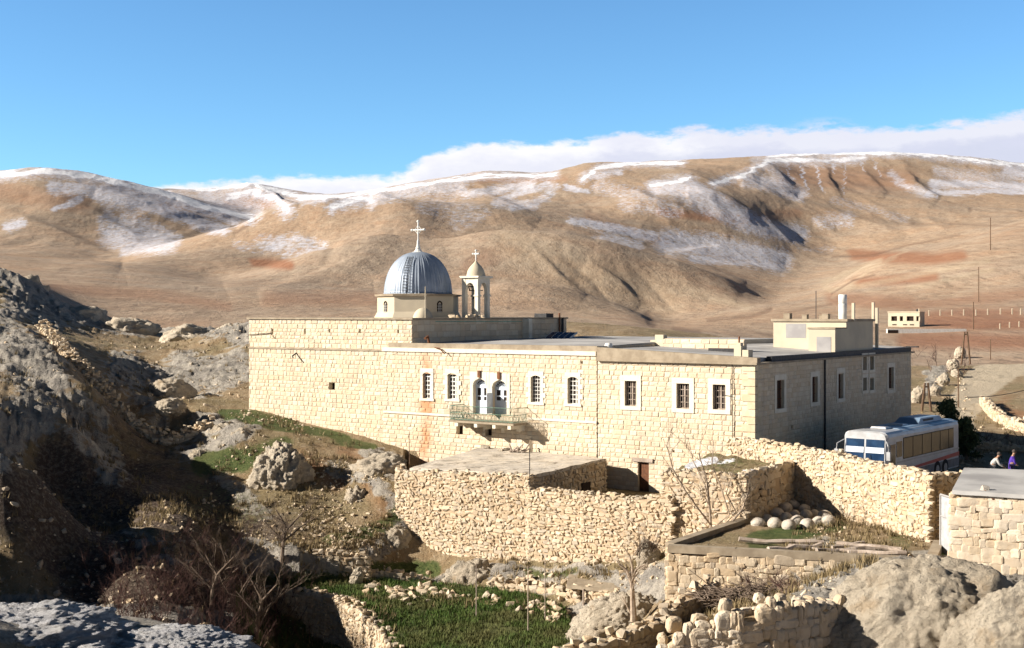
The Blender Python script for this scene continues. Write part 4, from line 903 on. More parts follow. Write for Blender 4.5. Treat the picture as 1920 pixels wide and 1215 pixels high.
# buttress stones / rough base of the wall at the left
# dome on octagonal drum
Ddome=107*S; dcx=(784-960)/F*Ddome; dcy=Ddome; zd=(HZ-553)/F*Ddome; Rr=63/F*Ddome; R8=80/F*Ddome
def octo(r,z,rot=0): return [(dcx+r*math.cos(R(15+45*k+rot)),dcy+r*math.sin(R(15+45*k+rot)),z) for k in range(8)]
g=G(); g.hexa(octo(R8*1.14,zA-.5),octo(R8*.965,zA+.55)); g.hexa(octo(R8*.965,zA+.551),octo(R8*.965,zd-.12)); dr=obj('drum',g,M['plaster'],mon)
g=G(); g.hexa(octo(R8*1.02,zd-.12),octo(R8*1.03,zd+.02)); g.hexa(octo(R8*.93,zd+.02),octo(R8*.9,zd+.06)); obj('cornice',g,M['concrete'],dr)
for ang in (217.5,307.5):
    ca,sa=math.cos(R(ang)),math.sin(R(ang)); rr=R8*.965*math.cos(R(22.5)); 
    fr=lambda v,ca=ca,sa=sa,rr=rr: np.c_[dcx+ca*(rr+v[:,1])-sa*v[:,0],dcy+sa*(rr+v[:,1])+ca*v[:,0],v[:,2]]
    zw=zA+.35
    g=G(fr); g.box((-.22,-.02,zw),(.22,.02,zw+.75)); g.tube([(-.2,.02,zw+.72),(-.12,.02,zw+.88),(0,.02,zw+.94),(.12,.02,zw+.88),(.2,.02,zw+.72)],.05,6); ow=obj('window',g,M['dark'],dr)
    g=G(fr)
    for k in (-.1,0,.1): g.tube([(k,.03,zw),(k,.03,zw+.8)],.015,4)
    for k in (.2,.4,.6): g.tube([(-.2,.03,zw+k),(.2,.03,zw+k)],.012,4)
    obj('grille',g,M['white'],ow)
ns=32
def lob(th): q=(th*ns/(2*math.pi))%1; return 1+0.032*math.exp(-((q-.5)/.10)**2)-.018*math.sin(math.pi*q)
Hd=(553-474)/F*Ddome
prof=[(Rr*(math.cos(a)**.86 if a<1.55 else .02),Hd*math.sin(a)) for a in np.linspace(0,1.5,26)]+[(.03,Hd+.02)]
prof=[(Rr*1.012,-.03),(Rr*1.012,.06)]+prof
g=G(); g.lathe((dcx,dcy,zd+.06),prof,ns*8,fn=lob); dome=obj('dome',g,M['zinc'],mon,True)
def domept(az,a,out=0.0):
    r=Rr*(math.cos(a)**.86)+out*math.cos(a); return (dcx+r*math.cos(az),dcy+r*math.sin(az),zd+.06+Hd*math.sin(a)+out*math.sin(a))
# ladder lying on the dome
g=G(); az0=R(253); w2=.20/Rr
for sg in (-1,1):
    g.tube([domept(az0+sg*w2*(1/max(.25,math.cos(a))),a,.10) for a in np.linspace(.03,1.0,14)],.022,4)
for a in np.linspace(.06,.98,14):
    k=w2/max(.25,math.cos(a)); p=domept(az0-k,a,.10);q=domept(az0+k,a,.10); g.tube([p,q],.022,4)
obj('ladder',g,M['dkmetal'],dome)
# finial and cross
zt=zd+.06+Hd; g=G(); g.lathe((dcx,dcy,zt-.12),[(.48,0),(.46,.10),(.30,.16),(.16,.35),(.2,.42),(.12,.52),(.09,.9),(.07,1.0),(0,1.02)],12)
EXv=np.array([EX[0],EX[1],0]); 
def cross(g,c,z0,h,wd,r,bud=True):
    c=np.array([c[0],c[1],0.]); a=c+[0,0,z0];b=c+[0,0,z0+h]; g.tube([a,b],r,6)
    for hz,ww in ((.68,.5),):
        g.tube([c-EXv*wd*ww+[0,0,z0+h*hz],c+EXv*wd*ww+[0,0,z0+h*hz]],r,6)
    if bud:
        for e in (c-EXv*wd*.5+[0,0,z0+h*.68],c+EXv*wd*.5+[0,0,z0+h*.68],b):
            g.lathe(e-[0,0,r*1.8],[(0,0),(r*1.6,r),(r*1.9,r*1.8),(r*1.6,r*2.8),(0,r*3.6)],8)
        for k in (-1,1): g.tube([c-EXv*wd*.28*k+[0,0,z0+h*.68],c+[0,0,z0+h*(.68-.17)]],r*.5,4); g.tube([c-EXv*wd*.28*k+[0,0,z0+h*.68],c+[0,0,z0+h*(.68+.17)]],r*.5,4)
cross(g,(dcx,dcy),zt+.3,1.95,1.15,.062); obj('cross',g,M['white'],dome)
# small plastered dome on the roof and mast
d1=100*S; x_=(793-960)/F*d1; r_=19.5/F*d1; z_=(HZ-577)/F*d1
g=G(); g.lathe((x_,d1,zA-.1),[(r_*math.cos(a),(z_-zA+.1)*math.sin(a)) for a in np.linspace(0,1.57,10)],24); obj('small_dome',g,M['plaster'],mon,True)
g=G(); xm=fX(797,4.3); q=BL(np.array([[A2+.25,2.0,0]]))[0]; q[0]=(797.5-960)/F*q[1]; g.tube([(q[0],q[1],zBp),(q[0],q[1],(HZ-537)/F*q[1])],[.05,.035],6); obj('mast',g,M['plaster'],mon)
# bell tower
X_l=None; dt=100.0*S
def bt_local(pxl,pxc,pxr):
    # front left corner, front right corner
    Yt=6.0
    return Yt
Yt=5.0+3.5
xa_=fX(866,Yt); xb_=fX(896,Yt); sz=xb_-xa_
zt0=zA+.1; zt1=fZ(880,521,Yt); 
g=G(BL); e=.30; zsp=zt0+(zt1-zt0)*.66
for (i,j) in ((0,0),(1,0),(0,1),(1,1)):
    X0_=xa_+i*(sz-e);Y0_=Yt+j*(sz-e); g.box((X0_,Y0_,zt0),(X0_+e,Y0_+e,zt1))
    g.box((X0_-.05,Y0_-.05,zt0+1.55),(X0_+e+.05,Y0_+e+.05,zt0+1.67))
n=10
for side in range(4):
    for k in range(n):
        t0,t1=k/n,(k+1)/n; w_=sz-2*e; f=lambda t: zsp+(zt1-.35-zsp)*math.sqrt(max(0,1-(2*t-1)**2))
        a0,a1=e+w_*t0,e+w_*t1
        if side==0: q=[(xa_+a0,Yt+.02),(xa_+a1,Yt+.02),(xa_+a1,Yt+e-.02),(xa_+a0,Yt+e-.02)]
        elif side==1: q=[(xa_+a0,Yt+sz-e+.02),(xa_+a1,Yt+sz-e+.02),(xa_+a1,Yt+sz-.02),(xa_+a0,Yt+sz-.02)]
        elif side==2: q=[(xa_+.02,Yt+a0),(xa_+.02,Yt+a1),(xa_+e-.02,Yt+a1),(xa_+e-.02,Yt+a0)]
        else: q=[(xb_-.02,Yt+a0),(xb_-.02,Yt+a1),(xb_-e+.02,Yt+a1),(xb_-e+.02,Yt+a0)]
        zz=[f(t0),f(t1),f(t1),f(t0)]
        g.hexa([(p[0],p[1],z) for p,z in zip(q,zz)],[(p[0],p[1],zt1) for p in q])
g.box((xa_-.15,Yt-.15,zt1+.001),(xb_+.15,Yt+sz+.15,zt1+.14)); g.box((xa_-.05,Yt-.05,zt0-.2),(xb_+.05,Yt+sz+.05,zt0-.001))
xm,ym=(xa_+xb_)/2,Yt+sz/2
bt=obj('bell_tower',g,M['trim'],mon)
cw_=BL(np.array([[xm,ym,zt1+.14]]))[0]
g=G(); rr=sz*.46; hh=(fZ(889,488,ym)-zt1-.14); g.lathe(cw_,[(rr*1.02,0),(rr*1.02,.08)]+[(rr*q,.08+(hh-.1)*p) for p,q in ((.06,.99),(.15,.97),(.3,.90),(.45,.78),(.6,.60),(.72,.43),(.84,.24),(.93,.13),(.98,.08))]+[(0,hh)],20); obj('cupola',g,M['plaster'],bt,True)
g=G(); cross(g,cw_,cw_[2]+hh-.05,.75,.5,.05); obj('cross',g,M['white'],bt)
bw=BL(np.array([[xm-.02,ym,zt0+1.35]]))[0]
g=G(); g.lathe(bw,[(.26,0),(.22,.1),(.15,.3),(.12,.42),(.03,.5),(.03,1.1)],14); g.fr=BL; g.tube([(xa_+.1,ym,zt0+2.0),(xb_-.1,ym,zt0+2.0)],.04,5); g.tube([(xa_+.2,ym,zt0+2.0),(xa_+.1,ym-.1,zt0+2.3),(xa_+.5,ym,zt0+2.25)],.05,5); obj('bell',g,M['dkmetal'],bt)
# upper block: cream pier, tanks, solar panel, green cord, broken stones
yp=rY(980,xr+.0); g=G(BL); z=zBp+.06; k=0
while z<zA+.0:
    g.box((xr+.01,yp-.05-.03*(k%2),z),(xr+.62,yp+.35,min(z+.42,zA+.05)-.015),.5); z+=.42;k+=1
obj('pier',g,M['trim'],mon)
g=G(BL); yt_=rY(1033,xr); g.box((xr-1.2,yt_-.5,zA+.12),(xr-.1,yt_+.5,zA+.42)); obj('water_tank',g,M['dkmetal'],mon)
yt_=rY(1049,xr+.15); g=G(BL); g.tube([(xr+.15,yt_,zBp+.1),(xr+.15,yt_,zA+.45)],.07,6); obj('flue',g,M['rusty'],mon)
g=G(BL); g.tube([(xr+.15,rY(1056,xr+.2),zBp+.1),(xr+.15,rY(1056,xr+.2),zA+.1)],.09,6); obj('drainpipe',g,M['dkmetal'],mon)
g=G(BL); g.tube([(xr+.05,2.5,zA-.12),(xr+.05,yp-.2,zA-.18)],.02,4); obj('clothesline',g,M['greenrope'],mon)
gz2=G(BL)
ysp=rY(1030,xr+1.2); 
for k in range(4):
    a0=xr+.9+k*.55; gz2.hexa([(a0,ysp,zBp+.12),(a0+.5,ysp,zBp+.12),(a0+.5,ysp+.9,zBp+.5),(a0,ysp+.9,zBp+.5)],[(a0,ysp-.02,zBp+.17),(a0+.5,ysp-.02,zBp+.17),(a0+.5,ysp+.88,zBp+.55),(a0,ysp+.88,zBp+.55)])
sp=obj('solar_panel',gz2,M['blue'],mon)
gz2=G(BL)
for k in range(5): a0=xr+.875+k*.55; gz2.hexa([(a0-.03,ysp-.04,zBp+.06),(a0+.02,ysp-.04,zBp+.06),(a0+.02,ysp+.95,zBp+.44),(a0-.03,ysp+.95,zBp+.44)],[(a0-.03,ysp-.04,zBp+.2),(a0+.02,ysp-.04,zBp+.2),(a0+.02,ysp+.95,zBp+.6),(a0-.03,ysp+.95,zBp+.6)])
obj('panel_frame',gz2,M['white'],sp)
for k in range(12):
    yy=rng.uniform(3.6,8.5); g=G(); stones(g,[BL(np.array([[xr+rng.uniform(-.3,.15),yy,zA+.10+rng.uniform(0,.14)]]))[0]],[1,0,0],[0,1,0],[(rng.uniform(.12,.34),rng.uniform(.1,.25),rng.uniform(.07,.16))],.4); obj('coping_stone',g,M['rubble'],mon)
# ------------------------------------------------------------ walls, sheds and yards
def wall_thing(name,path,label,cat,group=None,mt='rubble',**k):
    g=G(); rubble(g,path,**k); return obj(name,g,M[mt],None,label=label,cat=cat,group=group)
def fl(z): return z*S
# big rubble retaining wall
wall_thing('retaining_wall',[pp(752,885,83.2,-16.4),pp(800,884,81.9,-16.3),pp(870,886,80,-16.2),pp(998,893,77.1,-16),pp(1001,915,77.0,-16),pp(1100,924,74.6,-15.6),pp(1180,934,72.9,-15.2),pp(1262,930,71.3,-14.9)],
 'tall rough rubble retaining wall below the monastery balcony, under the flat roofed shed','retaining wall',th=0.8,cw=.25,ch=.165,holes=((3,2,2.0,0,1),))
# side return of that wall on the left
wall_thing('stone_wall',[pp(751,884,83.4,-16),pp(752,868,89,-14)],'short rubble wall end turning back toward the monastery at the left corner of the shed','wall',th=.6,cw=.3,ch=.24,back=True,ends=False)
# flat roofed shed
shed=thing('shed',P(998,890,77)*[1,1,0]+[0,0,fl(-11.8)],'low stone shed with a pale cracked flat roof against the monastery wall','shed')
rc=[P(768,880,82.7),P(998,889,77.0),P(1159,855,86.0),P(1065,845,88.9),P(905,840,93.2)]
rc[4]=BL(np.array([[fX(905),-.05,0]]))[0]+[0,0,fl(-9.62)]; rc[3]=BL(np.array([[fX(1062),-.05,0]]))[0]+[0,0,fl(-9.62)]; rc[2]=BL(np.array([[fX(1152),-.9,0]]))[0]+[0,0,fl(-9.6)]
rc[0][2]=fl(-9.98);rc[1][2]=fl(-9.72)
def f_shed(n,b,v):
    a=n.noise(v,0.5,6,0.6,1.5); fi=n.noise(v,6,5,0.65)
    col=n.mix(n.rng(a,.35,.65),(0.60,0.53,0.43),(0.52,0.475,0.41)); col=n.mix(n.math('MULTIPLY',n.rng(fi,.5,.7),.4),col,(0.33,.27,.2))
    cr=n.noise(n.mapping(v,(0.35,1.2,1),(0,0,0.6)),0.9,4,0.5,0.8); ln=n.rng(n.math('ABSOLUTE',n.math('SUBTRACT',cr,0.5)),0.0,0.022,1,0)
    col=n.mix(n.math('MULTIPLY',ln,.8),col,(0.10,0.07,0.045)); n.l(col,b.inputs['Base Color']); bump(n,b,n.math('ADD',fi,n.math('MULTIPLY',a,2)),.5,.06)
M['shedroof']=mat('mud_roof',f_shed)
# subdivided roof sheet with unevenness
def sheet(g,quad,n=24,m=10,amp=.05,th=.18,seed=1):
    q=[np.array(p) for p in quad]; v=[];f=[]
    for j in range(m+1):
        for i in range(n+1):
            a,b=i/n,j/m; p=q[0]*(1-a)*(1-b)+q[1]*a*(1-b)+q[2]*a*b+q[3]*(1-a)*b; v.append(p)
    v=np.array(v); v[:,2]+=amp*fbm2(v[:,0]*1.2,v[:,1]*1.2,3,seed); k=len(v)
    for j in range(m):
        for i in range(n): s_=j*(n+1)+i; f.append((s_,s_+1,s_+n+2,s_+n+1))
    g.add(v,f)
    ring=[i for i in range(n+1)]+[j*(n+1)+n for j in range(1,m+1)]+[m*(n+1)+i for i in range(n-1,-1,-1)]+[j*(n+1) for j in range(m-1,0,-1)]
    b=g.n; rv=v[ring]; L=len(ring); g.add(np.r_[rv,rv-[0,0,th]],[(i,(i+1)%L,(i+1)%L+L,i+L) for i in range(L)]); g.add((rv-[0,0,th]),[list(range(L))])
g=G(); sheet(g,[rc[0],rc[1],rc[2],rc[4]],30,14,.07); obj('roof',g,M['shedroof'],shed)
g=G(); a=rc[1];b=rc[2]; rubble(g,[(a[0]-.1,a[1]+.25,fl(-11.8),a[2]-.15),(b[0]-.25,b[1],fl(-11.8),b[2]-.15)],th=.5,cw=.3,ch=.2,back=False,cap=False,holes=((0,5.2,6.3,-10.35,-9.6),)); o=obj('wall',g,M['rubble'],shed)
U_=(b-a)*[1,1,0]; Lw=np.linalg.norm(U_);U_/=Lw; Nn=np.array([U_[1],-U_[0],0])
g=G(lambda v:a[None]*[1,1,0]+[-.1,.25,0]+v[:,0:1]*U_+v[:,1:2]*Nn+np.c_[v[:,0]*0,v[:,0]*0,v[:,2]]); g.box((5.25,.1,-10.35),(6.25,.26,-9.6)); obj('doorway',g,M['dark'],shed)
# things on the shed roof
def on_shed(px,py):
    u=(px-960)/F; z=fl(-9.66); d=-z*F/(py-HZ); return np.array([u*d,d,z])
for i,(px,py,sx,sy,sz_,lab) in enumerate([(910,842,.32,.2,.16,'dark stone lying at the far left of the shed roof'),(940,846,.22,.16,.12,'small dark stone on the shed roof, left of the branch pile'),(950,846,.26,.16,.15,'small stone touching the branch pile on the shed roof')]):
    g=G(); stones(g,[on_shed(px,py)+[0,0,sz_*.7]],[1,0,0],[0,1,0],[(sx,sy,sz_)],.3); obj('loose_stone',g,M['rock'],None,label=lab,cat='stone')
g=G(); q=on_shed(976,849)
for k in range(16):
    a0=q+[rng.uniform(-.7,.4),rng.uniform(-.3,.3),.05]; g.tube([a0,a0+[rng.uniform(-.2,.7),rng.uniform(-.3,.3),rng.uniform(.1,.55)]],.05,5,rng.random())
obj('branch_pile',g,M['greywood'],None,label='small heap of grey branches on the shed roof near the wall',cat='branches')
g=G(); q=on_shed(993,846); g.hexa([q+[-.05,-.1,0],q+[.5,-.1,0],q+[.5,.1,0],q+[-.05,.1,0]],[q+[.0,-.1,.75],q+[.22,-.1,.7],q+[.22,.1,.7],q+[.0,.1,.75]]); obj('stone_slab',g,M['rubble'],None,label='upright pointed stone slab on the shed roof beside the branch heap',cat='stone slab')
g=G(); q=on_shed(993,889); zt_=(HZ-842)/F*q[1]; g.tube([q+[0,-.3,-.6],(q[0],q[1]-.3,zt_)],.025,5); obj('pole',g,M['dkmetal'],None,label='thin dark rod standing at the front corner of the shed roof',cat='rod')
g=G(); g.tube([P(768,858,86),P(768,820,86)+[0,0,-1.6],P(767,820,86)+[0,0,.2]],.02,4); obj('pole',g,M['pole'],None,label='thin bare stick standing at the foot of the rust stained wall',cat='stick')
# junk in the court: white tub, red jar, stones
g=G(); q=PZ(1198,75.5,-10.55); g.lathe(q,[(.42,0),(.5,.32),(.55,.34),(.5,.36),(.4,.2),(0,.16)],18); obj('wash_tub',g,M['white'],None,True,label='shallow white round tub in the court behind the retaining wall',cat='tub')
g=G(); g.lathe(PZ(1229,72.6,-10.35),[(.16,0),(.27,.18),(.30,.42),(.22,.62),(.13,.68),(.16,.74),(0,.74)],16); obj('clay_jar',g,simple('terracotta',(0.42,.16,.09),(.34,.13,.07),4),None,True,label='reddish clay jar at the right end of the court wall top',cat='jar')
g=G(); C=[PZ(1205+rng.uniform(-22,30),74+rng.uniform(-1,1.2),-10.75+rng.uniform(0,.45)) for _ in range(46)]; stones(g,C,[1,0,0],[0,1,0],rng.uniform(.1,.26,(46,3)),.5); obj('stone_heap',g,M['rubble'],None,label='heap of loose stones around the white tub in the court',cat='stone heap')
g=G(); q=PZ(1125,78,-11.4); g.hexa([q+[-.5,-.1,0],q+[.3,-.1,0],q+[.3,.1,0],q+[-.5,.1,0]],[q+[-.2,-.0,.9],q+[.1,0,.6],q+[.1,.2,.6],q+[-.2,.2,.9]]); obj('stone_slab',g,M['rubble'],None,label='broken slab leaning in the shaded court beside the shed doorway',cat='stone slab')
# grass roofed hut
hut=thing('stone_hut',PZ(1400,69,-11.2),'rough stone hut with a grassy roof patched with snow beside the walled yard','hut')
fr_=[P(1247,884,71.9),P(1320,886,70.4),P(1400,892,68.9)]
g=G(); rubble(g,[(p[0],p[1],fl(-13.4),p[2]) for p in fr_],th=.6,cw=.27,ch=.19,holes=((1,1.0,1.4,-8.9,-8.55),)); e_=P(1489,866,74.2); s_=P(1402,892,69.0)
rubble(g,[(s_[0]-.25,s_[1]+.1,fl(-11.6),s_[2]),(e_[0]-.25,e_[1],fl(-11.6),e_[2])],th=.5,cw=.42,ch=.26,holes=((0,1.5,1.85,-8.9,-8.4),(0,3.5,3.9,-8.9,-8.4)))
obj('wall',g,M['rubble'],hut)
def f_turf(n,b,v):
    a=n.noise(v,0.8,6,0.65); fi=n.noise(v,5,7,0.7)
    c=n.mix(n.rng(a,.4,.6),(0.20,.15,.08),(0.13,.13,.05)); c=n.mix(n.rng(fi,.45,.65),c,(0.28,.22,.13)); c=n.mix(n.rng(n.math('ADD',n.attr('snow'),n.math('MULTIPLY',n.math('SUBTRACT',fi,.5),1.5)),.45,.6),c,(.80,.81,.84))
    n.l(c,b.inputs['Base Color']); bump(n,b,fi,.8,.12)
M['turf']=mat('turf_roof',f_turf)
g=G(); q0=P(1250,886,71.7);q1=P(1400,895,69.1);q2=P(1490,868,74.5);q3=P(1330,858,78.5); zr=min(q0[2],q1[2],q2[2])-.05
for q in (q0,q1,q2,q3): q[2]=zr+.06
q3[2]=zr+.35
sheet(g,[q0,q1,q2,q3],40,26,.16,.15,4); V=np.concatenate(g.v); px_=960+F*V[:,0]/V[:,1]; py_=HZ-F*V[:,2]/V[:,1]
obj('roof',g,M['turf'],hut,attrs={'snow':strokes(px_,py_,[([(1290,873),(1340,862)],7,.9),([(1350,868),(1375,862)],5,.6),([(1440,882),(1475,870)],7,1),([(1395,885),(1440,882)],5,.7)])})
g=G(); C=[];Dm=[]
for k in range(90):
    t=rng.random(); p=q1*(1-t)+q2*t; C.append(p+[rng.uniform(-.7,0),rng.uniform(-.3,.3),rng.uniform(.0,.14)]); Dm.append(rng.uniform(.07,.24,3)*[1,1,.6])
for k in range(26): t=rng.random(); p=q0*(1-t)+q1*t; C.append(p+[0,rng.uniform(.2,.8),.08]); Dm.append(rng.uniform(.06,.16,3))
stones(g,C,[1,0,0],[0,1,0],Dm,.4); obj('loose_roof_stones',g,M['rubble'],hut)
for t,hh in ((1.68,0),(3.7,0)):
    U_=(e_-s_)*[1,1,0];U_/=np.linalg.norm(U_); Nn=np.array([U_[1],-U_[0],0]); g=G(lambda v:s_[None]*[1,1,0]+[-.25,.05,0]+v[:,0:1]*U_+v[:,1:2]*Nn+np.c_[v[:,0]*0,v[:,0]*0,v[:,2]]); g.box((t-.18,.05,-8.9),(t+.18,.18,-8.4)); obj('window_opening',g,M['dark'],hut)
# the tall yard wall
yw=[(1372,825,79.6),(1405,825,78.4),(1440,829,77),(1490,837,74.8),(1530,844,73),(1570,850,71.1),(1610,861,69.4),(1660,872,67.1),(1700,880,65.2),(1752,889,63.1)]
wall_thing('yard_wall',[pp(a,b,c,-11.7) for a,b,c in yw],'tall curving pale rubble wall between the bus and the yard of round stones','yard wall',th=.75,cw=.26,ch=.17,capj=.10)
wall_thing('yard_wall',[pp(1756,890,64.6,-11.6),pp(1822,890,66.2,-11.6)],'short rubble wall closing the gap between the tall curving wall and the grey roofed hut','yard wall',th=.6,cw=.36,ch=.28)
gt=thing('gate',PZ(1773,60.6,-11.4),'pale metal gate leaf in the gap beside the grey roofed hut','gate')
a=PZ(1763,61.4,-11.35);b=PZ(1785,60.2,-11.35); zt_=P(1770,929,61)[2]
g=G(); g.hexa([a,b,b+[0,.06,0],a+[0,.06,0]],[a*[1,1,0]+[0,0,zt_],b*[1,1,0]+[0,0,zt_],b*[1,1,0]+[0,.06,zt_],a*[1,1,0]+[0,.06,zt_]]); obj('gate_leaf',g,simple('gate_paint',(0.40,.42,.43),(0.30,.30,.30),2,.6),gt)
g=G(); g.tube([a*[1,1,0]+[0,-.05,zt_-.9],b*[1,1,0]+[0,-.05,zt_-.9]],.03,4); g.tube([a+[0,-.05,0],a*[1,1,0]+[0,-.05,zt_]],.05,5); g.tube([b+[0,-.05,0],b*[1,1,0]+[0,-.05,zt_]],.05,5); g.tube([a*[1,1,0]+[0,-.05,zt_],b*[1,1,0]+[0,-.05,zt_]],.05,5); obj('gate_frame',g,M['pgrey'],gt)
# parapets round the yard: stone face with concrete cap
def capped(path,zcap,label,h=.30,th=.32):
    t=thing('yard_parapet',(path[0][0],path[0][1],path[0][2]),label,'parapet wall')
    g=G(); rubble(g,[(a,b,c,zcap-h) for a,b,c,_ in path],th=th,cw=.34,ch=.25,cap=False,tm=STBOX); obj('wall',g,M['rubble'],t)
    g=G()
    for i in range(len(path)-1):
        A=np.array(path[i][:2]);B=np.array(path[i+1][:2]);U=(B-A)/np.linalg.norm(B-A);N=np.array([U[1],-U[0]]); w2=th/2+.05
        q=[A-U*.02+N*w2,B+U*.02+N*w2,B+U*.02-N*w2,A-U*.02-N*w2]; g.hexa([(p[0],p[1],zcap-h) for p in q],[(p[0],p[1],zcap) for p in q])
    obj('coping',g,M['concrete'],t); return t
zc=fl(-10.97)
capped([pp(1254,0,60.8,-14.6),pp(1380,0,59.9,-13.8),pp(1560,0,58.7,-12.8),pp(1700,0,57.7,-11.9)],zc,'low stone wall with concrete coping along the front of the yard')
capped([pp(1256,0,61.3,-13.0),pp(1408,0,69.4,-12.0)],zc+.003,'low concrete topped wall on the left side of the yard running back to the hut')
capped([pp(1703,0,57.6,-12.4),pp(1742,0,57.0,-12.4),pp(1760,0,62.6,-12.0)],zc-.10,'low concrete kerb at the right end of the yard beside the narrow lane',h=.4)
# hut with grey concrete roof
h2=thing('stone_hut',PZ(1790,56.8,-11.5),'stone block hut with a flat pale grey concrete roof at the right edge','hut')
zt_=fl(-7.98); a=PZ(1788,57,0);b=PZ(2110,53.5,0);c=PZ(2150,61.5,0);d_=PZ(1818,64.3,0)
g=G(); rubble(g,[(a[0],a[1],fl(-12.2),zt_),(b[0],b[1],fl(-12.2),zt_)],th=.4,cw=.38,ch=.25,cap=False,holes=(),tm=STBOX); rubble(g,[(a[0]+.22,a[1]+.2,fl(-12),zt_),(d_[0]+.2,d_[1],fl(-12),zt_)],th=.35,cw=.38,ch=.25,cap=False,tm=STBOX); g.hexa([p+[0,0,fl(-12)] for p in (b+[-.2,.1,0],c,d_+[.1,0,0],a+[.2,.1,0])],[p+[0,0,zt_-.02] for p in (b+[-.2,.1,0],c,d_+[.1,0,0],a+[.2,.1,0])],-1); obj('wall',g,M['rubble_near'],h2)
g=G(); ov=.18; sheet(g,[a+[-ov,-.35,zt_+.16],b+[ov,-.35,zt_+.16],c+[ov,ov,zt_+.2],d_+[-ov,ov,zt_+.2]],20,10,.02,.16,9); obj('roof',g,M['roof'],h2)
g=G(); stones(g,[P(1847,917,56.6)+[0,0,.0]],[1,0,0],[0,1,0],[(.19,.18,.16)],.2); obj('loose_stone',g,M['roundstone'],None,label='single pale stone lying on the front edge of the grey concrete roof',cat='stone')
g=G(); g.tube([P(1847,920,56.4),P(1862,936,55.9),P(1870,938,55.9)],.04,5); obj('bracket',g,M['rusty'],h2)
# terraces
wall_thing('terrace_wall',[pp(466,1102,74.5,-18.9),pp(520,1105,74.0,-18.9),pp(580,1108,73.1,-18.8),pp(640,1121,71.4,-18.6),pp(690,1150,68.7,-18.3),pp(724,1188,65.1,-18),pp(746,1228,61.6,-17.6),pp(757,1260,58.5,-17.4)],'curved dry stone terrace wall holding up the green plot','terrace wall',th=.7,cw=.24,ch=.17,capj=.2)
wall_thing('terrace_wall',[pp(470,1045,76.5,-16.4),pp(540,1038,76.8,-16.4),pp(620,1036,77,-16.3),pp(690,1045,77,-16.3)],'rough tumbled terrace wall under the grassy slope behind the dark thicket','terrace wall',th=.8,cw=.26,ch=.2,capj=.25)
wall_thing('terrace_wall',[pp(700,1072,77.3,-16.4),pp(745,1074,77.2,-16.4),pp(800,1090,77,-16.4)],'low rough wall of pale stones at the back left of the green plot','terrace wall',th=.7,cw=.26,ch=.2,capj=.2)
wall_thing('terrace_wall',[pp(925,1092,75.8,-16.6),pp(990,1095,74.6,-16.8),pp(1060,1100,72.6,-16.9)],'steep rubble bank of pale stones under the retaining wall behind two garden posts','terrace wall',th=1.1,cw=.3,ch=.24,capj=.35)
# diagonal wall lit from the left
wall_thing('field_wall',[pp(1334,1089,58.5,-13.2),pp(1308,1100,57,-13.3),pp(1270,1130,54.6,-13.7),pp(1225,1166,52.4,-14.2),pp(1165,1193,50.8,-14.6),pp(1090,1212,49.8,-15),pp(1020,1240,49,-15)],'ruined field wall running down diagonally toward the green plot, dark on its right side','field wall',th=.7,cw=.3,ch=.24,back=True,capj=.3)
# foreground wall, big stones
fgp=[(1236,1207,41,-12),(1300,1174,41,-12),(1377,1152,41,-12),(1450,1142,41.2,-12),(1515,1134,41.9,-12),(1560,1134,43,-12)]
STV_big=_stone_templates(10,3,0.62,0.035)
for q in STV_big[0]: q*=(1+.16*fbm3(q*1.3+rng.uniform(0,50,3),3,5)[:,None])
wall_thing('field_wall',[pp(*q) for q in fgp],'dry stone wall of large loose stones in the foreground left of the big rock','field wall',mt='rubble_near',th=.95,cw=.30,ch=.31,capj=.3,ends=False,tm=(STV_big[0],STV_big[1]))
# fallen stretch along the left ridge
lw=[(78,632,128),(105,655,118),(135,690,108),(170,715,104),(205,742,101),(250,762,98),(300,778,96),(345,776,97),(392,775,98)]
g=G(); path=[]
for px,py,d in lw:
    q=P(px,py,d); z=gz(q[0],q[1]); path.append((q[0],q[1],z-.3,z+.40))
rubble(g,path,th=1.2,cw=.27,ch=.2,back=True,capj=.5); obj('field_wall',g,M['rubble'],None,label='tumbled stone wall running down the left ridge above the dark gully',cat='field wall')
# small stone shelter with slab roof
sh=thing('stone_shelter',P(1110,1135,71),'tiny stone shelter with a flat slab roof below the retaining wall','shelter')
g=G(); za=P(1100,1098,70.5)[2]; zb_=P(1100,1140,70.5)[2]-.8
rubble(g,[(*P(1070,0,71.3)[:2],zb_,za-.1),(*P(1084,0,71)[:2],zb_,za-.1)],th=.5,cw=.26,ch=.2,cap=False); rubble(g,[(*P(1104,0,70.6)[:2],zb_,za-.1),(*P(1150,0,69.6)[:2],zb_,za-.15)],th=.5,cw=.26,ch=.2,cap=False)
rubble(g,[(*P(1070,0,73)[:2],zb_,za-.1),(*P(1160,0,72)[:2],zb_,za-.1)],th=.4,cw=.26,ch=.2,cap=False); obj('wall',g,M['rubble'],sh)
g=G(); a=P(1062,1098,70.8);b=P(1168,1103,69.2);c=P(1160,1085,73.4);d_=P(1068,1084,74.4); 
for q in (a,b,c,d_): q[2]=za
sheet(g,[a,b,c,d_],16,8,.07,.16,3); obj('roof',g,M['concrete'],sh)
g=G(); q=P(1094,0,70.3); g.tube([(q[0],q[1],zb_),(q[0],q[1],za-.12)],.06,6); obj('prop',g,M['greywood'],sh)
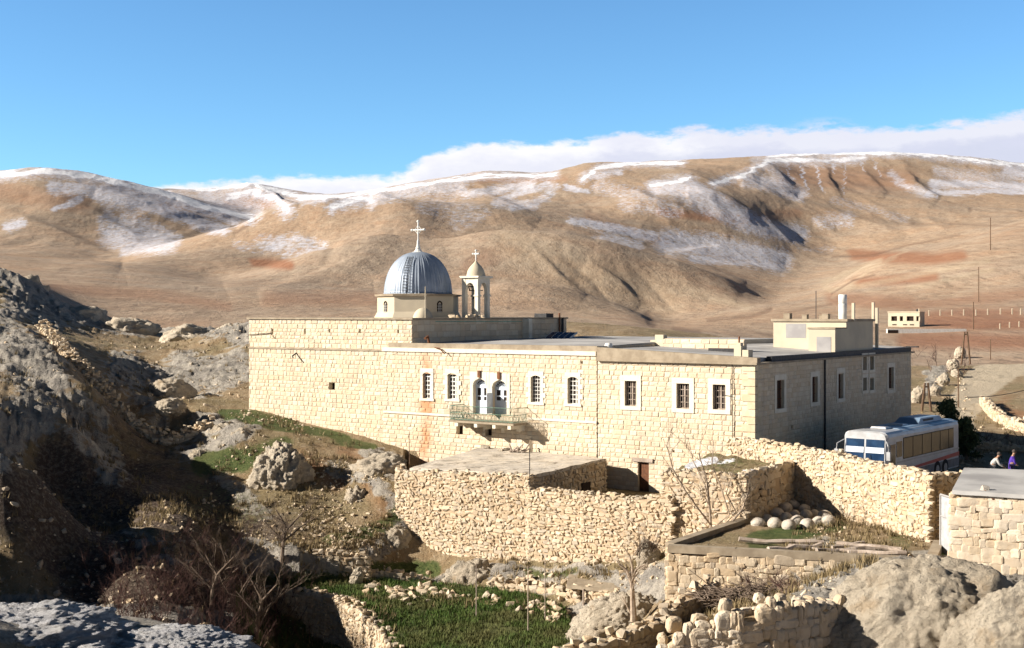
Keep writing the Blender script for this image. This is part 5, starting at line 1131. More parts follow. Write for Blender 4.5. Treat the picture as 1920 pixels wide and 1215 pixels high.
# ------------------------------------------------------------ boulders and loose rock
def ico(sub):
    bm=bmesh.new(); bmesh.ops.create_icosphere(bm,subdivisions=sub,radius=1); bm.verts.ensure_lookup_table()
    v=np.array([q.co[:] for q in bm.verts]); f=np.array([[q.index for q in p.verts] for p in bm.faces]); bm.free(); return v,f
IC={5:ico(5),6:ico(6),7:ico(7)}
def boulder(x0,x1,y0,y1,d,label,depth=1.0,sub=6,seed=0,rot=0.0,sink=.3,mt='rock',amp=.34,fr=1.3,name='boulder',tilt=0.0):
    v,f=IC[sub]; c=P((x0+x1)/2,(y0+y1)/2,d); rx=(x1-x0)/2/F*d*S; rz_=(y1-y0)/2/F*d*S; ry=rx*depth
    v=v.copy(); n=v*fr+seed*11.3
    r=1+amp*.8*fbm3(n,4,seed,False,.55)-amp*.50*fbm3(n*1.9,4,seed+5,True,.55)-amp*.20*fbm3(n*6.5,4,seed+9,True,.6)+amp*.10*fbm3(n*16,3,seed+13,True,.6)
    r=r/np.percentile(r,90)
    v=v*r[:,None]; v[:,2]=np.where(v[:,2]<0,v[:,2]*.9,v[:,2])
    v=v*[rx,ry,rz_*(1+sink)]; v[:,2]-=rz_*sink
    ct,st=math.cos(tilt),math.sin(tilt); v=np.c_[v[:,0]*ct+v[:,2]*st,v[:,1],-v[:,0]*st+v[:,2]*ct]
    cr,sr=math.cos(rot),math.sin(rot); v=np.c_[v[:,0]*cr-v[:,1]*sr,v[:,0]*sr+v[:,1]*cr,v[:,2]]+c
    g=G(); g.add(v,f); return obj(name,g,M[mt],None,True,label=label,cat='boulder')
boulder(468,588,826,935,87,'huge rounded grey boulder on the slope below the left part of the monastery',1.0,6,3)
boulder(655,765,848,900,88,'pale flat topped boulder against the foot of the monastery wall, left of the shed',.9,5,5,tilt=-.1)
boulder(690,775,985,1050,82,'pale tapering boulder under the left end of the tall retaining wall',.9,5,8,tilt=-.5)
boulder(815,935,1052,1132,77,'broad pale boulder behind the green plot, leftmost under the retaining wall',.8,5,11,tilt=-.35)
boulder(915,1000,1062,1110,76.6,'pale knobbly rock between the broad boulder and the rubble bank',.8,5,13)
boulder(1050,1245,1112,1235,64,'long sloping slab of bare rock behind the pollarded tree',.6,6,17,tilt=-.45)
boulder(1470,2010,1044,1420,42.9,'large rough rock filling the bottom right foreground, nearest the big stone wall',.5,7,21,amp=.15)
boulder(1755,2130,1086,1420,40.0,'rough rock mass at the bottom right corner of the picture',.5,7,23,amp=.15)
boulder(385,450,795,838,97,'pale rock outcrop beside the shadow edge left of the huge grey boulder',.9,5,25)
boulder(428,482,800,835,95,'smaller pale rock just left of the huge grey boulder, near the wall corner',.9,5,27)
boulder(345,400,840,885,93,'pale ledge rock at the right edge of the dark gully',.9,5,29)
boulder(655,682,1062,1104,75.8,'small pointed grey rock between two terrace walls',.8,5,31,tilt=.3)
boulder(300,405,606,655,175,'low domed rock mound with a dark hollow, nearest the left wall of the monastery',1.2,5,33)
boulder(190,300,592,640,182,'wide weathered rock mound, middle one of the row behind the ruined left wall',1.2,5,35)
boulder(90,205,570,618,186,'pale weathered rock mound, leftmost of the row at the foot of the hills',1.2,5,37)
boulder(395,475,605,650,170,'low grey rock mound touching the left edge of the monastery',1.2,5,39)
boulder(-40,100,512,590,190,'dark craggy outcrop at the left edge of the picture under the hills',1.2,5,41,fr=1.8)
boulder(280,370,708,755,113,'long flat ledge of rock above the shaded ravine on the left',1.3,5,43,tilt=.1)
boulder(290,350,745,775,100,'small tilted rock at the lower end of the tumbled wall',1,5,45)
boulder(640,700,910,960,85,'low brownish rock half buried in the slope of loose stones',1,5,47,sink=.8)
boulder(-300,250,1152,1262,13.6,'pale bluish foreground rock at the bottom left corner',1.1,7,51,amp=.22,fr=2.6,mt='rockblue')
boulder(90,470,1190,1270,13.9,'flat foreground rock along the bottom edge, right of the corner rock',1.1,7,53,amp=.22,fr=2.6,mt='rockblue')
boulder(1190,1240,1010,1070,70.5,'dark scrubby rock at the right foot of the retaining wall',.8,5,55)
for k,(a,b,c,d_,dd_,lab) in enumerate([(1790,1812,650,672,150,'topmost broken pale rock in the band beside the track'),(1775,1800,672,694,140,'second pale rock from the top of the band beside the track'),(1783,1806,692,708,134,'pale rock at the middle right of the band beside the track'),(1758,1782,700,722,130,'pale rock at the middle left of the band beside the track'),(1742,1764,722,742,124,'lowest pale rock of the band, right of the lower A shaped pole'),(1708,1735,722,756,122,'pale tilted rock between the monastery corner and the lower A shaped pole')]):
    q=hit((a+b)/2,d_,40); boulder(a,b,c,d_,q[1]/S,lab,1.2,5,60+k,tilt=.3)
# loose stones scattered over slopes (nobody could count them)
def scatter(px0,px1,d0,d1,n,smin,smax,test=None):
    C=[];D=[]
    while len(C)<n:
        px=rng.uniform(px0,px1);d=rng.uniform(d0,d1)*S; x=(px-960)/F*d
        if inpoly(np.array([x]),np.array([d]),TERR)[0] or inpoly(np.array([x]),np.array([d]),ROADP)[0]: continue
        if fbm2(np.array([x*.3]),np.array([d*.3]),3,88)[0]<rng.uniform(-.5,.3): continue
        s_=smin+(smax-smin)*rng.random()**3; C.append((x,d,gz(x,d)+s_*.2)); D.append((s_*rng.uniform(.7,1.3),s_*rng.uniform(.7,1.3),s_*rng.uniform(.5,.9)))
    return C,D
g=G()
for (cx_,cy_,n_,sp_) in ((745,1112,26,14),(800,1108,18,12),(770,1125,14,20),(850,1118,16,14),(1010,1140,22,16),(1040,1160,12,12),(930,1130,10,14),(700,1100,12,10)):
    for _ in range(n_):
        q=hit(cx_+rng.normal(0,sp_),cy_+rng.normal(0,5),40); s_=rng.uniform(.06,.24); stones(g,[q+[0,0,s_*.3]],[1,0,0],[0,1,0],[(s_*1.2,s_,s_*.8)],.5)
for a in ((600,760,78,90,700,.03,.13),(380,600,80,104,350,.03,.14),(300,700,72,84,500,.03,.15),(200,470,100,170,450,.04,.22),(0,300,60,110,260,.03,.15),(760,1240,66,79,420,.04,.2),(1250,1650,48,58,250,.03,.14),(0,450,50,72,500,.03,.2),(1240,1600,36,46,120,.04,.2),(1700,1900,85,120,300,.03,.16),(1745,1820,130,175,70,.06,.2),(1500,1740,58,68,120,.03,.12),(470,740,60,70,150,.05,.25)):
    C,D=scatter(*a); stones(g,C,[1,0,0],[0,1,0],D,.6)
obj('loose_stones',g,M['rubble'],None,label='loose stones scattered over the slopes, gully and banks',kind='stuff')
# round white stones in the yard
rs=[(552,545,34),(600,522,26),(638,547,38),(697,516,32),(712,557,38),(755,532,34),(800,507,30),(843,494,30),(806,552,38),(862,533,36),(896,513,32),(735,460,26),(650,498,28),(742,496,30),(695,477,26),(792,478,28),(915,545,24)]
rst=None
RSL=['leftmost stone of the front row', 'second stone from the left, small and behind the leftmost', 'large stone second from the left in the front row', 'stone of the middle row left of centre', 'palest stone at the very front, left of centre', 'stone in the middle row just left of centre', 'stone in the middle row just right of centre', 'stone at the back of the sunlit part, right of centre', 'large stone at the front, right of centre', 'stone in the front row second from the right', 'rightmost large stone of the heap', 'farthest stone, in the shade by the tall wall', 'shaded stone at the left behind the middle row', 'shaded stone at the centre of the third row', 'shaded stone left in the back row', 'shaded stone right in the back row', 'small stone tucked at the right end of the heap']
for i,(X,Y,sz_) in enumerate(rs):
    px=1220+X/2.743; pyb=780+(Y+sz_*.62)/2.743; z=fl(-11.2); d=-z*F/(pyb-HZ); r=sz_/2.743/F*d*1.0
    v,f=IC[5] if i==0 else IC[5]
    vv=v*(1+.11*fbm3(v*1.3+i*3.1,5,i,False,.6)[:,None]); vv=vv*[r*rng.uniform(.95,1.1),r,r*.86]
    if i<6:
        g=G(); g.add(vv+[(px-960)/F*d,d,z+r*.45],f); o=obj('round_stone',g,M['roundstone'],None,True,label='rounded yard stone: '+RSL[i],cat='round stone',group='rounded stones heaped in the yard'); base=rst or [] ; rst=base+[o]
    else:
        o=rst[i%6].copy(); COL.objects.link(o); o.location=((px-960)/F*d,d,z-r*.4); o.rotation_euler=(0,0,rng.uniform(0,6)); o['label']='rounded yard stone: '+RSL[i]
# timbers
g0=[(1385,1013,1545,1017,.10,'long weathered pole lying along the back of the timber pile'),(1440,1030,1540,1024,.13,'pale thick plank at the left of the timber pile'),(1530,1032,1640,1030,.12,'grey beam in the middle of the timber pile'),(1570,1022,1690,1030,.11,'long pale beam pointing to the right end of the timber pile'),(1480,1024,1600,1034,.09,'thin twisted pole across the timber pile'),(1590,1036,1700,1040,.12,'dark grey log at the front right of the timber pile'),(1560,1026,1620,1020,.08,'short pole on top of the timber pile'),(1630,1020,1695,1036,.08,'slanting thin pole at the right end of the timber pile')]
for i,(a,b,c,d_,r,lab) in enumerate(g0):
    z=fl(-11.1)+r*.6; pts=[]
    for t in np.linspace(0,1,7):
        px=a+(c-a)*t;py=b+(d_-b)*t; d=-(z)*F/(py-HZ); pts.append(((px-960)/F*d,d+rng.normal(0,.05),z+rng.normal(0,.03)))
    g=G(); g.tube(pts,[r*rng.uniform(.75,1.1) for _ in pts],7,rng.random()); obj('timber',g,M['greywood'],None,label=lab,cat='timber',group='old timbers lying in the yard')
# ------------------------------------------------------------ plants
def branch(g,p,dirv,L,r,depth,spread=.5,k=5,up=.15,segs=4,nch=3,tmin=.35,tips=None):
    pts=[Vector(p)];d=Vector(dirv).normalized();rr=[r]
    for i in range(segs):
        d=(d+Vector((random.gauss(0,.12),random.gauss(0,.12),random.gauss(0,.10)+up*.25))).normalized(); pts.append(pts[-1]+d*L/segs); rr.append(r*(1-.55*(i+1)/segs))
    g.tube([tuple(q) for q in pts],rr,k,random.random(),cap=False)
    if depth==0:
        if tips is not None: tips.append(tuple(pts[-1]))
        return
    for c in range(nch):
        t=random.uniform(tmin,1); i=min(int(t*segs),segs-1); q=pts[i].lerp(pts[i+1],t*segs-i)
        nd=(d+Vector((random.gauss(0,spread),random.gauss(0,spread),random.gauss(.1,spread*.6)))).normalized()
        branch(g,q,nd,L*random.uniform(.5,.75),rr[i]*.55,depth-1,spread,max(3,k-1),up,segs,nch,tmin,tips)
def bare_tree(base,limbs,label,mt='palebark',depth=3,nch=4,name='bare_tree'):
    t=thing(name,base,label,'tree'); g=G(); g2=G(); b=Vector(tuple(base))
    for pts,r in limbs:
        q=[Vector(tuple(p)) for p in pts]; n=len(q); g.tube([tuple(p) for p in q],[r*(1-.6*i/(n-1)) for i in range(n)],7,.5)
        for i in range(1,n):
            for c in range(3):
                tt=random.random(); p=q[i-1].lerp(q[i],tt); d=(q[i]-q[i-1]).normalized()
                nd=(d+Vector((random.gauss(0,.5),random.gauss(0,.4),random.gauss(.15,.3)))).normalized(); branch(g2,p,nd,(q[i]-q[i-1]).length*random.uniform(.6,1.2),r*.33*(1-.4*i/n),depth-1,.45,4,.2,4,nch)
    obj('trunk',g,M[mt],t); obj('branches',g2,M[mt],t); return t
def pw(px,py,d): return P(px,py,d)
dB=68.0
bare_tree(pw(1333,990,dB),[([pw(1333,990,dB),pw(1331,955,dB),pw(1326,905,dB-.3),pw(1310,850,dB-.5)],.07),
 ([pw(1333,985,dB),pw(1310,955,dB-.6),pw(1285,920,dB-1),pw(1262,880,dB-1.2),pw(1250,835,dB-1.4),pw(1262,800,dB-1.4)],.045),
 ([pw(1331,950,dB),pw(1322,910,dB),pw(1300,865,dB+.5),pw(1290,820,dB+.8)],.04),
 ([pw(1340,988,dB+.5),pw(1368,965,dB+.6),pw(1352,915,dB+.6),pw(1335,870,dB+.8),pw(1338,825,dB+1)],.045),
 ([pw(1358,985,dB+.2),pw(1380,960,dB+.2),pw(1362,925,dB+.2),pw(1375,880,dB)],.04),
 ([pw(1372,978,dB-.2),pw(1392,955,dB-.2),pw(1402,925,dB-.4)],.07)],'tall leafless tree with many pale limbs rising in front of the grassy roofed hut')
q=P(1188,1165,62.5); dd_=62.5
bare_tree(q,[([q,pw(1186,1120,dd_),pw(1184,1085,dd_)],.16),([pw(1184,1090,dd_),pw(1176,1070,dd_),pw(1160,1058,dd_)],.09),([pw(1184,1090,dd_),pw(1192,1068,dd_),pw(1210,1058,dd_)],.09),([pw(1184,1088,dd_),pw(1186,1064,dd_),pw(1180,1040,dd_)],.08)],'stubby pollarded tree with a knotted head on the bare rock slab',depth=2,nch=4)
# bare trees standing in the dark thicket
for a,(px,py,top,d,lab) in enumerate([(528,1080,985,74,'leafless tree with a round twiggy head on the terrace behind the thicket'),(480,1200,1085,68,'dark leafless tree leaning right at the end of the curved terrace wall'),(395,1150,1040,66,'thin dark leafless tree in the shadow of the gully')]):
    b=hit(px,py); dd_=b[1]/S; H=(py-top)/F*b[1]
    t_=[b-[0,0,.3],b+[.1,0,H*.35],b+[.3,0,H*.6]]
    bare_tree(b,[(t_,.12),([t_[-1],b+[-.3,.2,H*.95]],.07),([t_[-1],b+[1.1,-.1,H*.92]],.07),([t_[1],b+[-.9,0,H*.75]],.06),([t_[1],b+[1.2,.3,H*.7]],.06)],lab,'bark',3,5)
# reddish leafless thicket
g=G(); nb=0
for k in range(190):
    px=rng.uniform(190,560);py=rng.uniform(1020,1225)
    if py<1010+(560-px)*.12 or (px>470 and py<1110): continue
    b=hit(px,py,30)
    if b[1]>80: continue
    for s_ in range(3): branch(g,b+[rng.normal(0,.3),rng.normal(0,.3),-.1],(rng.normal(0,.35),rng.normal(0,.35),1),rng.uniform(.5,1.25),.018,2,.5,3,.2,3,4)
for k in range(10):
    b=hit(rng.uniform(1350,1500),rng.uniform(1100,1125),30); 
    for s_ in range(4): branch(g,b,(rng.normal(0,.8),rng.normal(0,.6),.5),rng.uniform(.4,.9),.02,2,.5,3,.0,3,4)
obj('thicket',g,M['twig'],None,label='tangle of leafless reddish brown scrub in the shaded gully',kind='stuff')
# brushwood pile near the diagonal wall
def brush(c,rx,ry,h,n,lab,mt='twig',L=1.2,r=.02):
    g=G()
    for k in range(n):
        a=rng.uniform(0,2*math.pi); q=rng.random()**.5; p=np.array(c)+[math.cos(a)*q*rx,math.sin(a)*q*ry,0]; p[2]+=rng.random()*h*(1-q*.7)
        th=rng.uniform(0,math.pi); d=np.array([math.cos(th),math.sin(th)*.6,rng.normal(0,.25)]); l=L*rng.uniform(.5,1)
        m=p+d*l/2+[rng.normal(0,.06),rng.normal(0,.06),rng.normal(0,.06)]; g.tube([p,m,p+d*l],[r,r*.8,r*.4],4,rng.random(),cap=False)
    return obj('brush_pile',g,M[mt],None,label=lab,cat='brushwood')
b=P(1420,1112,54.5); brush((b[0],b[1],gz(b[0],b[1])),2.3,1.0,.55,420,'long heap of thin dark brushwood behind the foreground stone wall','bark')
b=PZ(1415,64.5,-11.15); brush((b[0],b[1],b[2]),.9,.7,.35,120,'dark heap of broken branches at the left side of the yard','bark',1.0,.035)
b=PZ(1640,60.5,-11.15); brush((b[0],b[1],b[2]),.9,.5,.22,120,'grey twig heap on the grass of the yard behind the timbers','palebark',.7,.015)
b=PZ(1340,63.4,-11.2); brush((b[0],b[1],b[2]),.7,.9,.3,60,'jumble of sticks in the shaded corner behind the left yard wall','bark',.9,.03)
b=P(1210,1030,70.2); g=G()
for k in range(14): branch(g,b+[rng.normal(0,.3),0,-.3],(rng.normal(0,.5),-.2,.9),rng.uniform(.5,1.1),.03,2,.5,3,.1,3,4)
obj('bare_bush',g,M['bark'],None,label='leafless bush growing out of the right foot of the retaining wall',cat='bush')
# evergreen beside the bus
def evergreen(base,H,W_,lab,n=5200):
    t=thing('evergreen_tree',base,lab,'tree'); g=G(); b=Vector(tuple(base)); g.tube([base-np.array([0,0,.3]),base+np.array([0,0,H*.8])],[.16,.04],7)
    rr_=[]
    for k in range(34):
        a=rng.uniform(0,2*math.pi); z=H*rng.uniform(.08,.9); l=W_*(1-.75*z/H)*rng.uniform(.6,1.1); e=base+np.array([math.cos(a)*l,math.sin(a)*l,z+l*.15]); g.tube([base+np.array([0,0,z-.1]),e],[.045,.012],4); rr_.append((base+np.array([0,0,z]),e))
    obj('trunk',g,M['bark'],t)
    i=rng.integers(0,len(rr_),n); s_=rng.random(n)**.5; A=np.array([q[0] for q in rr_])[i];B=np.array([q[1] for q in rr_])[i]
    c=A+(B-A)*s_[:,None]+rng.normal(0,1,(n,3))*[.13,.13,.10]*(.5+s_[:,None]); d=rng.normal(0,1,(n,3)); d/=np.linalg.norm(d,axis=1)[:,None]; e=rng.normal(0,1,(n,3)); e=np.cross(d,e); e/=np.linalg.norm(e,axis=1)[:,None]
    w_=rng.uniform(.05,.11,n)[:,None]; V=np.stack([c-d*w_*1.6,c+e*w_*.6,c+d*w_*1.6,c-e*w_*.6],1).reshape(-1,3); g=G(); tt=np.clip((c[:,2]-base[2])/H*.4+rng.random(n)*.6,0,1)
    g.add(V,np.arange(4*n).reshape(-1,4),np.repeat(tt,4)); obj('crown',g,M['leaf'],t); return t
b=PZ(1775,97,0); b[2]=gz(b[0],b[1]); H=b[2]; evergreen(b,(HZ-742)/F*b[1]-b[2],1.15,'dark evergreen tree just behind the rear of the bus, the taller of two')
b=PZ(1812,95,0); b[2]=gz(b[0],b[1]); evergreen(b,(HZ-772)/F*b[1]-b[2],1.0,'low dark evergreen bush right of the bus, beside the track',4200)
# grass on the green plot, dry tufts on the slopes
def blades(n,pick,h0,h1,w_,lean,mt,lab,per=7,tint=(0,1)):
    V=[];T=[]
    for k in range(n):
        r_=pick()
        if r_ is None: continue
        x,y,z=r_
        for j in range(per):
            a=rng.uniform(0,2*math.pi);h=rng.uniform(h0,h1);ox,oy=rng.normal(0,.08,2);dx,dy=math.cos(a),math.sin(a);l=lean*h*rng.random()
            V+=[(x+ox-dy*w_,y+oy+dx*w_,z-.03),(x+ox+dy*w_,y+oy-dx*w_,z-.03),(x+ox+dx*l,y+oy+dy*l,z+h)]; T+=[rng.uniform(*tint)]*3
    g=G(); g.add(V,np.arange(len(V)).reshape(-1,3),T); obj(mt+'_tufts' if mt!='grass' else 'grass',g,M[mt],None,label=lab,kind='stuff')
TX=np.array(TERR)
def pk1():
    x=rng.uniform(TX[:,0].min(),TX[:,0].max());y=rng.uniform(TX[:,1].min(),TX[:,1].max())
    return (x,y,gz(x,y)) if inpoly(np.array([x]),np.array([y]),TERR)[0] and fbm2(np.array([x*.45]),np.array([y*.45]),3,21)[0]>rng.uniform(-.75,-.05) else None
blades(13000,pk1,.08,.24,.022,.9,'grass','short green grass on the terraced plot',5)
def pk2():
    c=[(360,720,74,104),(0,420,58,100),(470,760,78,92),(800,1240,70,79),(1260,1640,50,57),(1690,1900,88,130),(480,740,62,72),(180,460,108,160),(1470,1740,58,70),(250,600,72,84)][rng.integers(0,10)]
    px=rng.uniform(c[0],c[1]);d=rng.uniform(c[2],c[3])*S;x=(px-960)/F*d
    if inpoly(np.array([x]),np.array([d]),ROADP)[0]: return None
    if fbm2(np.array([x*.5]),np.array([d*.5]),3,44)[0]<rng.uniform(-.3,.4): return None
    return (x,d,gz(x,d))
blades(6500,pk2,.10,.38,.022,.8,'dry','dry straw coloured grass tufts on the slopes',10)
# ------------------------------------------------------------ posts and poles
def post(px,py0,py1,lab,mt='white',r=.05,dmin=30,name='post',cat='post',lean=0.0):
    b=hit(px,py1,dmin); z=(HZ-py0)/F*b[1]; g=G(); g.tube([b-[0,0,.3],(b[0]+lean,b[1],z)],[r,r*.8],6); return obj(name,g,M[mt],None,label=lab,cat=cat)
post(893,1056,1160,'thin pale garden post at the back left of the green plot','greywood',.028)
post(990,1062,1185,'tallest pale garden post at the front right of the green plot','greywood',.03)
post(1022,1050,1165,'pale garden post just right of the tallest one, before the rubble bank','greywood',.026)
def aframe(px,py0,py1,w_,lab,r=.13):
    b=hit(px,py1,40); z=(HZ-py0)/F*b[1]; t=thing('utility_pole',b,lab,'utility pole')
    for s_ in (-1,1): g=G(); g.tube([b+[s_*w_,0,-.3],(b[0]+s_*w_*.3,b[1],z)],[r,r*.75],7); obj('leg',g,M['pole'],t)
    g=G(); g.tube([(b[0]-w_*.5,b[1],z-.35),(b[0]+w_*.5,b[1],z-.35)],.07,5); obj('crosspiece',g,M['pole'],t)
aframe(1737,718,772,.45,'brown A shaped utility pole just beyond the right end of the monastery')
aframe(1811,622,684,.6,'brown A shaped utility pole beyond the long low wall on the right hillside')
post(1825,566,618,'slender dark utility pole at the right end of the long low wall','pole',.11,60,'utility_pole','utility pole')
post(1797,690,765,'thin leaning pole above the evergreen beside the track','pole',.07,60,'utility_pole','utility pole')
post(1857,636,675,'thin dark pole on the brown field right of the A shaped pole','pole',.07,60,'utility_pole','utility pole')
post(1835,500,567,'distant thin utility pole on the slope, the lower of two in line','pole',.13,60,'utility_pole','utility pole')
post(1857,408,470,'farthest thin utility pole against the mountain plain','pole',.2,60,'utility_pole','utility pole')
fp=None
FL=['leftmost', 'second', 'third', 'fourth', 'fifth, middle', 'sixth', 'seventh', 'eighth', 'ninth, rightmost']
for i,(px,y0,y1) in enumerate([(1742,583,593),(1763,582,592),(1785,582,592),(1807,582,592),(1830,582,592),(1852,581,591),(1876,580,590),(1898,580,590),(1914,580,590)]):
    b=hit(px,y1,60); h=(y1-y0)/F*b[1]
    if fp is None:
        g=G(); g.box((b[0]-.11,b[1]-.11,b[2]-.2),(b[0]+.11,b[1]+.11,b[2]+h)); g.hexa([(b[0]-.11,b[1]-.11,b[2]+h),(b[0]+.11,b[1]-.11,b[2]+h),(b[0]+.11,b[1]+.11,b[2]+h),(b[0]-.11,b[1]+.11,b[2]+h)],[(b[0]-.05,b[1]-.05,b[2]+h+.15),(b[0]+.05,b[1]-.05,b[2]+h+.15),(b[0]+.05,b[1]+.05,b[2]+h+.15),(b[0]-.05,b[1]+.05,b[2]+h+.15)]); fp=obj('fence_post',g,M['plaster'],None,label=FL[i]+' white fence post in the row across the brown field',cat='fence post',group='white fence posts across the brown field')
    else:
        o=fp.copy(); COL.objects.link(o); o.location=(b[0],b[1],b[2]-.2); o['label']=FL[i]+' white fence post in the row across the brown field'
for i,(px,py) in enumerate([(1875,617),(1893,615),(1911,613)]):
    b=hit(px,py,60); o=fp.copy(); COL.objects.link(o); o.location=(b[0],b[1],b[2]-.2); o.scale=(.8,.8,.8); o['label']=('left','middle','right')[i]+' pale post of the lower short row near the right edge'; o['group']='lower short row of fence posts'
# cable sagging over the right slope
g=G()
for k in range(60):
    px=rng.uniform(1800,1930);py=rng.uniform(815,842);q=hit(px,py,60); branch(g,q,(rng.normal(0,.6),rng.normal(0,.4),.8),rng.uniform(.3,.7),.018,2,.5,3,.1,3,4)
obj('dry_scrub',g,M['twig'],None,label='brown dry scrub on the sunlit verge beyond the shaded road',kind='stuff')
g=G(); a=P(1810,745,110);b=P(1990,705,150); g.tube([a+(b-a)*t-[0,0,2.2*t*(1-t)] for t in np.linspace(0,1,14)],.03,4); obj('overhead_cable',g,M['cable'],None,label='dark cable sagging across the pale slope at the right edge',cat='cable')
# ------------------------------------------------------------ small house on the far field with its long wall
b=hit(1697,613,60); k=b[1]/F; hw=(1728-1665)*k; hh=(613-586)*k
fh=thing('small_house',b,'small flat roofed cream house with four dark openings on the brown field','house')
x0=b[0]-hw*.5;x1=b[0]+hw*.42; y0=b[1]; dp=hw*.5; z0=b[2]-.5; z1=b[2]+hh
op=[(1671,1682),(1687,1693),(1700,1713),(1718,1725)]
fr=lambda v: b[None]*[1,1,0]+v[:,0:1]*np.array([EX[0],EX[1],0])+v[:,1:2]*np.array([IN[0],IN[1],0])+np.c_[v[:,0]*0,v[:,0]*0,v[:,2]]
def hx_(p): u=(p-960)/F; return (u*b[1]-b[0])/(EX[0]-u*EX[1])
x0,x1=hx_(1665),hx_(1724); dp=3.2; zo0=b[2]+(613-602)*k; zo1=b[2]+(613-593)*k
xs=[x0]+[hx_(p) for q in op for p in q]+[x1]
g=G(fr); g.box((x0,0,z0),(x1,.35,zo0)); g.box((x0,0,zo1),(x1,.35,z1))
for i in range(0,len(xs),2): g.box((xs[i],.001,zo0),(xs[i+1],.349,zo1))
g.box((x1-.35,.351,z0),(x1,dp,z1)); g.box((x0,.351,z0),(x0+.35,dp,z1)); g.box((x0+.351,dp-.3,z0),(x1-.351,dp-.001,z1-.01)); obj('wall',g,M['plaster'],fh)
g=G(fr); g.box((x0-.1,-.1,z1+.002),(x1+.1,dp+.1,z1+.2)); obj('roof',g,M['plaster'],fh)
for p,q in op: g=G(fr); g.box((hx_(p),.4,zo0),(hx_(q),.5,zo1)); obj('opening',g,M['dark'],fh)
for p in (1673,1693,1706): g=G(fr); g.box((hx_(p),-.03,b[2]+k*3),(hx_(p+8),-.002,b[2]+k*5)); obj('vent',g,M['dark'],fh)
g=G(); q_=fr(np.array([[x1-.9,dp*.5,z1+.2]]))[0]; g.lathe(q_,[(.3,0),(.3,.4),(.1,.5),(0,.5)],10); obj('water_tank',g,M['dkmetal'],fh); g=G(fr); g.box((x1-.25,.1,z1+.2),(x1-.1,.25,z1+.8)); obj('post',g,M['plaster'],fh)
a=hit(1664,625,60); k=a[1]/F; g=G(); g.box((a[0],a[1],a[2]-.8),(a[0]+ (1812-1664)*k,a[1]+.8,a[2]+k*8)); lwl=thing('long_low_wall',(a[0],a[1],a[2]),'long pale low wall in front of the small cream house with a dark recess at its left end','wall')
obj('wall',g,M['white'],lwl); g=G(); g.box((a[0]+.05,a[1]-.02,a[2]-.2),(a[0]+20*k,a[1]-.001,a[2]+k*6)); obj('recess',g,M['dark'],lwl)
# stone banks lining track and field on the right hillside
def bank(pts,h,lab,cw=.5,th=1.0):
    path=[]
    for px,py in pts: q=hit(px,py,50); path.append((q[0],q[1],q[2]-.3,q[2]+h))
    g=G(); rubble(g,path,th=th,cw=cw,ch=cw*.7,back=True,capj=.3); obj('field_wall',g,M['rubble'],None,label=lab,cat='field wall')
bank([(1845,758),(1856,775),(1872,790),(1895,803),(1935,815)],.7,'low pale stone wall curving along the upper side of the track at the right edge',.42,.8)
bank([(1805,838),(1850,842),(1900,846),(1940,848)],.3,'low line of loose stones along the sunlit verge behind the bus',.3,.8)
g=G()
for k in range(16):
    q=hit(rng.uniform(1712,1835),rng.uniform(662,705),60)
    for s_ in range(2): branch(g,q,(rng.normal(0,.4),rng.normal(0,.4),1),rng.uniform(.8,1.5),.03,2,.5,3,.1,3,4)
obj('vine_scrub',g,M['twig'],None,label='grey leafless vines and scrub in the dip beyond the monastery',kind='stuff')
# ------------------------------------------------------------ bus
BF=np.array([0.2925*68.8,68.8,-9.61]); BB=np.array([0.619,0.785,0]); BLf=np.array([-0.785,0.619,0]); BL_,BW,BH=11.4,2.5,3.2
def bus(v): v=np.asarray(v,float); return BF+v[:,0:1]*BB+v[:,1:2]*BLf+np.c_[v[:,0]*0,v[:,0]*0,v[:,2]]
M['buswhite']=simple('bus_paint_white',(0.44,0.45,0.46),(0.36,0.36,0.36),2,0.35,0.5,bs=.02)
M['busroof_shade']=simple('bus_roof_shade_paint',(0.20,0.29,0.40),(0.16,0.24,0.34),2,0.45,0.4,bs=.05)  # blue-grey of the shaded roof put into the colour
M['busred']=simple('bus_stripe_red',(0.42,0.03,0.03),None,3,0.35,0.5,bs=.02)
M['busblue']=simple('bus_windscreen',(0.012,0.03,0.07),(0.02,0.05,0.11),2,0.12,0.6,bs=0)
M['busglass']=simple('bus_side_glass',(0.045,0.038,0.028),(0.085,0.068,0.045),2.5,0.15,0.6,bs=0)
M['tyre']=simple('tyre_rubber',(0.02,0.02,0.02),None,5,0.85)
M['chrome']=simple('dull_metal',(0.35,.35,.36),None,5,0.4,0.5,0.6,bs=0)
M['yellow']=simple('yellow_cloth',(0.70,0.52,0.03),(0.6,.42,.02),4,.8)
bt=thing('bus',BF+BB*5.7+BLf*1.25,'white touring coach with dark blue windscreen and red side stripe parked beside the monastery','bus',math.atan2(BB[1],BB[0]))
g=G(bus); r_=.22
prof=[(0,.35),(0,1.15),(0,BH-.3),(.06,BH-.14),(.2,BH-.04),(.45,BH),(BW-.45,BH),(BW-.2,BH-.04),(BW-.06,BH-.14),(BW,BH-.3),(BW,1.15),(BW,.35)]
secs=[(0.16,.0),(0.04,.0),(0,.0)]
xs=[(.10,.06),(.0,.0)]
stn=[(0.0,.10,-.05),(0.10,.03,-.02),(0.3,0,0),(BL_-.3,0,0),(BL_-.08,.04,-.03),(BL_,.12,-.08)]
np_=len(prof); V=[]
for x,ins,dz_ in stn:
    for y,z in prof:
        yy=y+(ins if y<BW/2 else -ins); V.append((x+(0.18*max(0,(z-1.2))/2 if x<.2 else 0),yy,z+(dz_ if z>2.5 else 0)))
